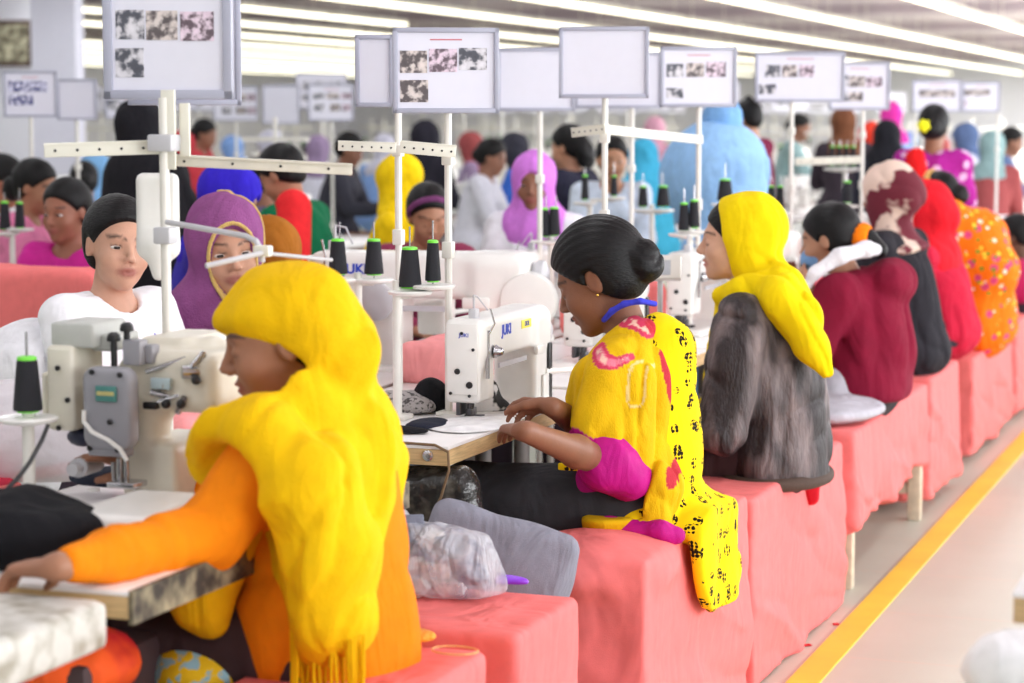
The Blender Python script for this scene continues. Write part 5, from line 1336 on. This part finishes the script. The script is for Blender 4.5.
# right foreground: table corner and its machine
rt = thing('foreground_table', 'pale table corner at the right picture edge, beside the walkway', 'table', (-.2, 3.3, 0))
pr = at(1012, 585, d=3.05)
MB().box((.0, 0, .845), (.18, .28, .004), bev=.002).build('laminate_top', M_laminate, rt); MB().box((0, 0, .823), (.178, .278, .018), bev=.002).build('plywood_panel', M_ply, rt)
for s in (-1, 1): MB().rod((.05, s*.2, 0), (.05, s*.2, .81), .02).build('leg', M_lgrey, rt)
qq = at(1012, 592, Z=.849); rt.location = (qq[0]+.18, qq[1]+.28, 0)
soft('white_bundle', 'white cloth bundle in a container at the lower right corner', 'cloth bundle', at(1024, 700, d=3.0), (.08, .07, .05), cloth('white_cotton', (240, 240, 240)), 27, amp=.01, h=.008)
# ------------------------------------------------------------------ coral cloths among the tables
def draped(name, label, c, h3, m, seed, amp=.012, h=.012, cat='cloth cover'):
    def f(P):
        d = box(P, (0, 0, h3[2]), h3, rad=.03)
        return d-amp*folds(P, 6, seed, ax=(0, 0, 1), stretch=.12)*1.4-amp*.4*folds(P, 15, seed+2, ax=(0, 0, 1), stretch=.2)+amp*.7
    me = sdf_mesh(name, f, (-h3[0]-.06, -h3[1]-.06, -.02), (h3[0]+.06, h3[1]+.06, h3[2]*2+.06), h, m); o = link(name, me, None, tuple(c)); return tag(o, label, cat)
c = at(0, 300, d=6.6)
draped('cloth_cover', 'pleated coral cloth cover over a tall block at the left edge', (-3.86, 6.1, 0), (.29, .13, .51), M_pink, 4)
draped('cloth_cover', 'coral cloth over the bin behind the needle machine', (-2.22, 5.75, .79), (.10, .3, .05), M_pink2, 9)
draped('cloth_cover', 'pale coral cloth over the bin behind the yellow shawl', (-2.42, 4.75, .78), (.12, .5, .03), M_pink2, 14)
draped('cloth_cover', 'coral cloth between the machine and the face framed by yellow', (-2.22, 7.1, .79), (.10, .3, .07), M_pink, 15)
c = at(1040, 215, d=13); draped('white_table', 'long white cutting table at the right edge behind the magenta print', (c[0]+.1, c[1]+.6, 0), (.9, 1.1, .43), cloth('white_sheet', (250, 250, 252)), 33, h=.03, amp=.004, cat='table')
draped('cloth_cover', 'coral cloth on the block left of the maroon hooded jacket', tuple(at(792, 252, d=8.8)*np.array((1, 1, 0))), (.1, .2, .43), mat('rose_cloth', (236, 70, 96), rough=.8), 36, h=.015)
table(-2.74, -2.36, 4.5, 6.4, .78, 'narrow sewing table across from the woman in yellow print', light=True)
table(-2.74, -2.36, 6.5, 8.4, .78, 'narrow sewing table across, farther along behind the black hair bun', light=True)
for i, (yy, lb) in enumerate(((5.35, 'white machine facing away just left of the tall cone stand'), (6.2, 'white machine facing away below the large white machine'), (7.1, 'white machine facing away above the head of the woman in yellow print'), (7.9, 'white machine facing away under the orchid headscarf'))):
    o = copy_tree(proto_m); place(o, (-2.52, yy, .78), math.radians(-90), lb)
cp = at(660, 268, d=6.4); pn = thing('control_panel', 'white keypad panel standing behind the hair bun', 'control panel', tuple(cp), TH*.6)
MB().box((0, 0, 0), (.062, .018, .036), rx=-.35, bev=.005).build('panel_body', M_white, pn); MB().box((-.01, -.019, .003), (.042, .0015, .022), rx=-.35).build('screen', mat('screen_grey', (190, 196, 204), rough=.3), pn)
MB().rod((0, .01, -.03), (0, .02, -(cp[2]-.79)), .008).build('stalk', M_lgrey, pn)
# ------------------------------------------------------------------ people across the tables and beyond
ytab = lambda u, v, d: at(u, v, d=d)
def pers(label, u, v, d, yaw, stand=False, sc=.95, hp=.2, hyaw=0, dx=.12, **k):
    """head centre seen at (u, v); yaw is the world direction the person faces"""
    fk = {a: k.pop(a) for a in ('lean', 'reach', 'rise', 'out', 'hroll', 'hs') if a in k}
    h = at(u, v, d=d); f, l = frame(yaw)
    jj = figure((0, 0), yaw, stand=stand, sc=sc, hyaw=hyaw, hpitch=hp, z=.53, **fk)
    off = h-jj.hd; 
    for q in ('pv', 'ch', 'nk', 'hd', 'shL', 'shR', 'elL', 'elR', 'wrL', 'wrR', 'hpL', 'hpR', 'knL', 'knR', 'anL', 'anR'):
        o = getattr(jj, q); z = off[2]*(1 if q not in ('hpL', 'hpR', 'knL', 'knR', 'anL', 'anR') else (0 if q[0] == 'a' else .5)); setattr(jj, q, o+V(off[0], off[1], z))
    jj.base = V(off[0], off[1], 0)
    return bg_person(label, jj, **k), jj
def toc(u, d, a=0):   # world yaw that looks at the camera from there, turned by a
    p = at(u, 200, d=d); return math.atan2(-p[1], -p[0])+a
# white tee woman
r, j = pers('woman in a white top with a blue lanyard, looking toward the camera from the left', 118, 246, 5.3, toc(121, 5.15, .75), sc=.94, hp=.02, hyaw=-.42, hroll=-.08, skin=(198, 152, 128), top=(244, 244, 248), h=.0075, open_eyes=True, bun=((-.1, 0, -.02), (.035, .04, .04)), amp=.005)
la = MB(); lp = [j.nk+j.l*.07+j.tf*.02, j.nk+j.l*.06+j.tf*.10-j.t*.08, j.nk+j.tf*.135-j.t*.2, j.nk-j.l*.05+j.tf*.11-j.t*.08, j.nk-j.l*.07+j.tf*.02]
la.path([tuple(p-j.base) for p in lp], .006).build('lanyard', cloth('blue_ribbon', (66, 70, 205)), r)
# purple hijab
M_hij = cloth('mauve_hijab', (150, 84, 140), var=.1, vscale=20, bump=.6, bscale=260)
r, j = pers('woman in a mauve headscarf with gold beaded trim, looking toward the camera', 226, 250, 5.9, toc(224, 5.9, .5), sc=1.10, hp=.08, hyaw=-.30, hroll=.10, skin=(196, 148, 122), top=(150, 84, 140), head='hijab', scarf_m=M_hij, h=.0075, open_eyes=True, drape=.15, top_m=M_hij, op=((.125, 0, -.02), (.09, .064, .098)))
hj = hijab_f(j, op=None, drape=.15, seed=int(abs(j.base[1]*13)) % 40)
def f(P):
    q = hloc(P, j); o1 = np.abs(ell(q, (.125, 0, -.02), (.096, .070, .104)))-.0045
    pl = np.abs(plane(q, (.0, .03, 0), V(.62, -.35, .12))-.0)-.004; pl = np.maximum(pl, -q[:, 1]-.0)
    g = np.minimum(o1, pl); b = .0022*np.sin(q[:, 2]*700)*np.sin(q[:, 1]*700)
    return smax(g*j.hs+b, np.maximum(hj(P)-.005, -q[:, 0]-.05), .002)
lo, hi = bbox([j.hd, j.nk], .17); piece('beaded_trim', f, j, lo, hi, .0042, mat('gold_beads', (226, 190, 110), rough=.4, bump=.8, bscale=260), r)
pers('woman in a royal blue headscarf behind the mauve headscarf', 230, 202, 7.4, 0+.2, hp=.35, top=(60, 56, 170), head='hijab', scarf=(52, 36, 190), skin=(150, 105, 82), h=.01)
pers('person in a golden brown shawl half hidden by the yellow headscarf', 268, 262, 6.3, PI*.9, hp=.5, top=(150, 92, 34), head='hijab', scarf=(164, 100, 30), skin=(130, 90, 70), h=.01, drape=.16)
pers('woman with black hair in a magenta tee shirt at the left', 66, 212, 8.0, toc(66, 8, -.5), hp=.12, hyaw=-.2, top=(206, 44, 148), skin=(156, 102, 80), h=.0095, open_eyes=True, bun=((-.10, -.02, .0), (.045, .05, .06)))
pers('girl with black bun in pink, facing right at the left side', 36, 188, 9.4, .1, hp=.25, top=(226, 130, 170), skin=(170, 120, 92), h=.011, bun=((-.11, 0, -.03), (.05, .05, .06)))
pers('person with dark hair cut by the left picture edge', 4, 182, 10, .1, hp=.3, top=(236, 236, 240), skin=(170, 110, 86), h=.012)
pers('dark haired person in dusty blue between the magenta tee and the black veil', 84, 183, 12.5, 2.2, hp=.25, top=(96, 118, 150), skin=(160, 115, 90), h=.013)
pers('person in a pale blue cap beyond the cream bar', 97, 172, 14.5, .3, hp=.2, top=(120, 160, 200), head='hijab', scarf=(130, 180, 226), skin=(170, 120, 96), h=.014)
# standing woman in the black veil
c = at(141, 132, d=9)
j = figure((c[0], c[1]), 1.2, stand=True, sc=.98, lean=.05, hpitch=.25)
for k in ('hd', 'nk', 'ch', 'shL', 'shR', 'elL', 'elR', 'wrL', 'wrR'): setattr(j, k, getattr(j, k)+V(*(c-j.hd)))
M_blk = cloth('black_veil', (30, 29, 34), bump=.2)
rb = bg_person('standing woman covered in a long black veil and gown on the left', j, top_m=M_blk, head='hijab', scarf_m=M_blk, legs=(30, 29, 34), h=.011, drape=.17)
def f(P): return capE(P, j.nk-j.t*.1, V(j.base[0], j.base[1], .15), .15, .24, j.l, .8)-.02*folds(P, 6, 3, ax=(0, 0, 1), stretch=.12)
lo, hi = bbox([j.nk, V(j.base[0], j.base[1], .1)], .36); lo[2] = .01
piece('gown', f, j, lo, hi, .016, M_blk, rb)
# woman with red shawl over green
r, j = pers('woman in a red shawl over a dark green top, head bent left', 282, 176, 8.4, PI-.1, stand=True, sc=.92, lean=.22, hp=.6, top=(14, 110, 70), skin=(176, 124, 96), h=.010, bun=None, legs=(14, 100, 64))
def f(P): return smin(cap(P, at(294, 208, d=8.25), at(288, 290, d=8.2), .06, .075), cap(P, at(292, 205, d=8.35), at(300, 225, d=8.4), .05, .055), .04)-.014*folds(P, 8, 3, ax=(0, 0, 1), stretch=.2)
lo, hi = bbox([at(290, 195, d=8.2), at(305, 280, d=8.3)], .16); piece('shawl', f, j, lo, hi, .011, cloth('red_shawl', (232, 44, 48), bump=.2), r)
pers('dark haired person left of the red shawl', 258, 184, 10.5, PI, hp=.4, top=(90, 80, 110), skin=(150, 105, 84), h=.012, bun=None)
pers('woman in a yellow headscarf over white, facing left in the middle distance', 398, 184, 9.6, PI-.1, hp=.2, top=(250, 210, 16), head='hijab', scarf=(252, 214, 14), skin=(200, 160, 140), h=.011, drape=.18)
r, j = pers('woman with a plum headband and lowered eyes behind the large white machine', 428, 216, 8.3, toc(428, 8.3, .25), hp=.38, hyaw=.0, top=(150, 60, 90), skin=(176, 126, 98), h=.0095, bun=None)
def f(P):
    q = hloc(P, j); sh = ell(q, (-.018, 0, .038), (.116, .094, .108)); return smax(smax(sh, plane(q, (.05, 0, .062), nrm(V(.8, 0, -.55))), .01), -plane(q, (.0, 0, .04), nrm(V(.8, 0, -.6))), .01)*j.hs
lo, hi = bbox([j.hd], .2); piece('headband', f, j, lo, hi, .008, cloth('plum_band', (120, 64, 110)), r)
pers('far standing woman in a black veil behind the purple sewing board', 426, 140, 14.5, 1.3, stand=True, hp=.1, top=(44, 42, 52), head='hijab', scarf=(40, 38, 48), legs=(40, 38, 48), h=.014, drape=.2)
pers('woman in an orchid pink headscarf and white top, looking at the camera', 534, 184, 8.7, toc(534, 8.7, -.15), hp=.06, top=(240, 240, 246), head='hijab', scarf=(216, 130, 226), skin=(142, 96, 74), h=.0095, open_eyes=True, drape=.14)
pers('dark haired person in blue and black, facing left above the orchid headscarf', 568, 148, 11.5, PI-.2, hp=.2, top=(44, 44, 62), skin=(190, 140, 112), h=.012, bun=((-.1, 0, -.05), (.05, .07, .09)))
pers('far person in bright blue bending left of the orchid headscarf', 514, 152, 15, PI, hp=.5, top=(70, 120, 226), skin=(150, 110, 90), h=.014, head='hijab', scarf=(60, 60, 70))
pers('man with short black hair and a pale shirt behind the white pole', 612, 160, 11, toc(612, 11, .1), hp=.12, top=(214, 226, 240), skin=(190, 140, 108), h=.0105, bun=None, open_eyes=True)
pers('person in turquoise right of the man with short black hair', 643, 160, 13.5, 2.4, hp=.3, top=(70, 180, 214), head='hijab', scarf=(70, 176, 214), skin=(150, 110, 90), h=.013, drape=.2)
r, j = pers('broad person in a light blue shirt and cap, seen from behind', 722, 128, 10.4, PI*.62, stand=True, sc=1.0, lean=.35, hp=.4, top=(148, 192, 236), head='hijab', scarf=(130, 180, 232), skin=(170, 120, 96), h=.0115, legs=(110, 150, 200), drape=.12)
def f(P): return smin(ell(P, at(716, 168, d=10.4), (.24, .24, .22)), cap(P, at(700, 180, d=10.4), at(735, 220, d=10.4), .18, .2), .06)-.012*folds(P, 6, 4)
lo, hi = bbox([at(716, 168, d=10.4), at(716, 215, d=10.4)], .32); piece('shirt_back', f, j, lo, hi, .014, cloth('sky_blue_shirt', (150, 194, 238), bump=.15), r)
pers('standing man in a maroon shirt and face mask, facing left', 747, 120, 13.6, PI-.3, stand=True, hp=.3, reach=.5, top=(118, 22, 62), skin=(196, 148, 120), h=.012, bun=((-.05, 0, .12), (.03, .03, .03)), legs=(40, 40, 50), lean=.05)
pers('brown haired far person with a yellow patch, left of the black veil', 843, 126, 15.5, 2, hp=.2, top=(60, 52, 60), head='hijab', scarf=(120, 76, 52), skin=(150, 100, 80), h=.015)
pers('far woman in a black veil left of the yellow hair flower', 887, 140, 14.5, 1.8, hp=.2, top=(50, 50, 64), head='hijab', scarf=(30, 30, 36), skin=(150, 100, 80), h=.014, drape=.2)
pers('far person in a magenta scarf right of the four cones', 891, 118, 18, 2, hp=.1, top=(150, 180, 230), head='hijab', scarf=(226, 60, 170), skin=(150, 100, 80), h=.016)
pers('far person in orange red left of the black veil', 871, 140, 16, 1.6, hp=.3, top=(232, 60, 50), head='hijab', scarf=(236, 70, 50), skin=(150, 100, 80), h=.016)
pers('woman in crimson at the right picture edge, behind the orange floral cloth', 1016, 238, 11.6, PI-.2, hp=.4, top=(178, 30, 84), skin=(110, 76, 60), h=.012, bun=((-.1, 0, .0), (.06, .06, .06)))
cols = [(196, 60, 70), (130, 165, 220), (214, 214, 224), (60, 60, 70), (150, 130, 160), (214, 160, 180), (140, 170, 170), (200, 200, 214), (160, 80, 80), (90, 110, 150)]
cn = ['red', 'blue', 'white', 'charcoal', 'lilac', 'dusty pink', 'grey green', 'pale grey', 'dull red', 'slate blue']
fars = [(205, 135, 17, 'left of the far blank board'), (270, 148, 16, 'above the grey angle bar'), (318, 152, 17, 'over the end of the grey angle bar'), (350, 150, 15, 'beside the short cream bar'), (470, 148, 18, 'right of the purple sewing board pole'), (655, 132, 19, 'left of the light blue shirt'), (800, 128, 19, 'between two wide boards'), (965, 140, 17, 'right of the magenta print'), (992, 150, 15, 'in the cluttered right side'), (1012, 142, 18, 'at the far right edge'), (180, 150, 15, 'behind the nearest pole'), (385, 150, 18, 'behind the yellow veil'), (492, 158, 14, 'left of the bright blue person'), (232, 150, 20, 'above the royal blue headscarf'), (940, 150, 20, 'hidden beside the hair flower')]
for i, (u, v, d, wh) in enumerate(fars):
    cc = cols[i % 10]; k = (i*7) % 10
    pers('far blurred worker in %s %s' % (cn[i % 10], wh), u, v, d, [.1, PI, 1.5][i % 3], hp=.3, top=cc, head='hijab' if i % 3 else 'hair', scarf=cols[k], skin=(150, 105, 84), h=.018, bottom=False)
# ------------------------------------------------------------------ rows of tables, machines and stands beyond
fart = thing('far_sewing_table', 'x', 'table', (0, 0, 0)); MB().box((0, 0, .77), (.28, .52, .02), bev=.003).build('tabletop', M_laminate, fart)
for s in (-1, 1): MB().box((0, s*.4, .375), (.03, .03, .375)).build('leg', M_lgrey, fart)
farm = None; n = 0; mach_first = True
stand0 = thing('far_stand', 'x', 'thread stand', (0, 0, 0)); MB().rod((0, 0, 0), (0, 0, .72), .012, seg=8).build('pole', M_pole, stand0)
MB().box((0, 0, .6), (.2, .012, .012)).box((.0, 0, .3), (.14, .01, .01)).build('crossbar', M_pole, stand0)
MB().lathe([(.05, 0), (.05, .006)], (-.1, 0, .31), seg=14).lathe([(.05, 0), (.05, .006)], (.1, 0, .31), seg=14).build('tray', M_white, stand0)
farcone = MB().lathe([(.03, 0), (.022, .1)], seg=10).build('thread_cone', M_thread); tag(farcone, None, 'thread cone')
MB().lathe([(.0225, .1), (.021, .108), (.012, .11)], seg=10).build('cone_core', M_green, farcone)
nt_, ns, nc = 0, 0, 0
lt = 'white topped sewing table in the blurred rows beyond the first row'
lm = 'white sewing machine on a table in the blurred rows beyond'
PB = [tuple(o.location) for o in C.objects if o.name.startswith('person')]
rowx = [-3.75, -5.55, -7.4, -9.2, -11.1, -13]
for ri, x in enumerate(rowx):
    for k in range(22):
        y = 6.6+1.25*k+.2*ri
        if not seen((x, y, .85), 10, 0): continue
        if any(abs(q[0]-x) < .5 and abs(q[1]-y) < .75 for q in PB): continue
        o = fart if nt_ == 0 else copy_tree(fart); place(o, (x, y, 0), 0, lt, 'tables in the blurred rows'); nt_ += 1
        rnd = random.random()
        o = copy_tree(proto_m); place(o, (x+random.uniform(-.06, .06), y-.1, .79), math.radians(90 if rnd < .5 else -90), lm, 'machines in the blurred rows')
        if (k+ri) % 2 == 0:
            sx = x+.2; o = stand0 if ns == 0 else copy_tree(stand0); place(o, (sx, y+.35, .79), 0, 'slim white thread stand with crossbars in the blurred rows beyond', 'stands in the blurred rows'); ns += 1
            for q in (-.1, .1):
                if random.random() < .75:
                    o = farcone if nc == 0 else copy_tree(farcone); place(o, (sx+q, y+.35, .79+.318), 0, 'black thread cone on a stand in the blurred rows beyond', 'cones in the blurred rows'); nc += 1
fb0 = thing('far_board', 'x', 'board', (0, 0, 0)); MB().box((0, .006, 0), (.2, .004, .14), bev=.002).build('frame', M_bframe, fb0); MB().box((0, 0, 0), (.188, .004, .128)).build('sheet', M_board, fb0)
ph = MB()
for i in range(3): ph.box((-.11+.11*i, -.0045, .04), (.045, .001, .032))
for i in range(2): ph.box((-.11+.11*i, -.0045, -.05), (.045, .001, .03))
o = ph.build('photo_strip', PH_[0], fb0); MB().rod((0, .012, -.14), (0, .012, -1.0), .01, seg=8).build('pole', M_pole, fb0)
nb_ = 0
for ri, x in enumerate(rowx[1:]):
    for k in range(7):
        y = 15+3.1*k+ri*.9
        if not seen((x, y, 1.75), 20, 20): continue
        if seen((x, y, 1.75), -900, 0): pass
        o = fb0 if nb_ == 0 else copy_tree(fb0); place(o, (x, y, 1.72), TH+random.uniform(-.1, .1), 'small white board with photo strips far down the hall', 'far boards down the hall'); nb_ += 1
# white bottle shaped guard on the nearest pole
def f(P): return smin(box(P, (0, 0, .0), (.042, .016, .082), rad=.014), cap(P, (0, 0, -.06), (0, 0, -.115), .032, .014), .02)
g = at(158, 215, d=4.3); me = sdf_mesh('white_guard', f, (-.06, -.05, -.13), (.06, .05, .1), .0045, M_white); o = link('lamp_guard', me, None, tuple(g)); o.rotation_euler = (0, 0, TH); tag(o, 'white rounded plastic guard hanging on the nearest pole', 'plastic guard')
gl = MB()
for i in range(4): gl.box((0, -.0148, .02-.012*i), (.022-.004*(i % 2), .0004, .0018))
gl.build('print_line', mat('grey_ink', (170, 170, 184), var=0), o)
# pieces of a part hang under that part
NEST = {'eye': 'body', 'earring': 'body', 'hair_tie': 'hair', 'hair_flower': 'hair', 'badge_strip': 'badge', 'hole': 'bar_body', 'screw': 'side_cover', 'photo': 'sheet', 'title_line': 'sheet',
        'spool_pin': 'tray', 'hand_wheel': 'casting', 'plug': 'face_plate', 'badge_lettering': 'yellow_badge', 'small_lettering': 'face_plate', 'blue_lettering': 'casting', 'jacket_hem': 'jacket', 'fleece_collar': 'jacket', 'fringe': 'headscarf', 'beaded_trim': 'headscarf', 'cone_core': 'thread'}
for o in list(C.objects):
    k = o.name.split('.')[0]
    if k in NEST and o.parent is not None and o.parent.type == 'EMPTY':
        for s_ in o.parent.children:
            if s_.name.split('.')[0] == NEST[k] and tuple(s_.location) == (0, 0, 0) and tuple(s_.rotation_euler) == (0, 0, 0): o.parent = s_; break
# ------------------------------------------------------------------ camera, world, view
cam = bpy.data.cameras.new('camera'); cam.sensor_width = 36; cam.lens = FPX*36/1024; cam.clip_end = 200
co = bpy.data.objects.new('camera', cam); C.objects.link(co)
Mx = Matrix(((CR[0], CU[0], -CF[0], 0), (CR[1], CU[1], -CF[1], 0), (CR[2], CU[2], -CF[2], CAMH), (0, 0, 0, 1)))
co.matrix_world = Mx; bpy.context.scene.camera = co
cam.dof.use_dof = True; cam.dof.focus_distance = 5.0; cam.dof.aperture_fstop = 3.6
w = bpy.data.worlds.new('world'); bpy.context.scene.world = w; w.use_nodes = True
w.node_tree.nodes['Background'].inputs[0].default_value = (.9, .95, 1, 1); w.node_tree.nodes['Background'].inputs[1].default_value = 1.0
sc = bpy.context.scene
sc.view_settings.view_transform = 'Standard'; sc.view_settings.look = 'None'; sc.view_settings.gamma = 1; sc.view_settings.exposure = .06
sc.view_settings.use_curve_mapping = False
sc.cycles.use_denoising = True; sc.cycles.max_bounces = 7; sc.cycles.diffuse_bounces = 4; sc.cycles.glossy_bounces = 2; sc.cycles.transparent_max_bounces = 6
sc.cycles.sample_clamp_indirect = 6; sc.cycles.caustics_reflective = False; sc.cycles.caustics_refractive = False
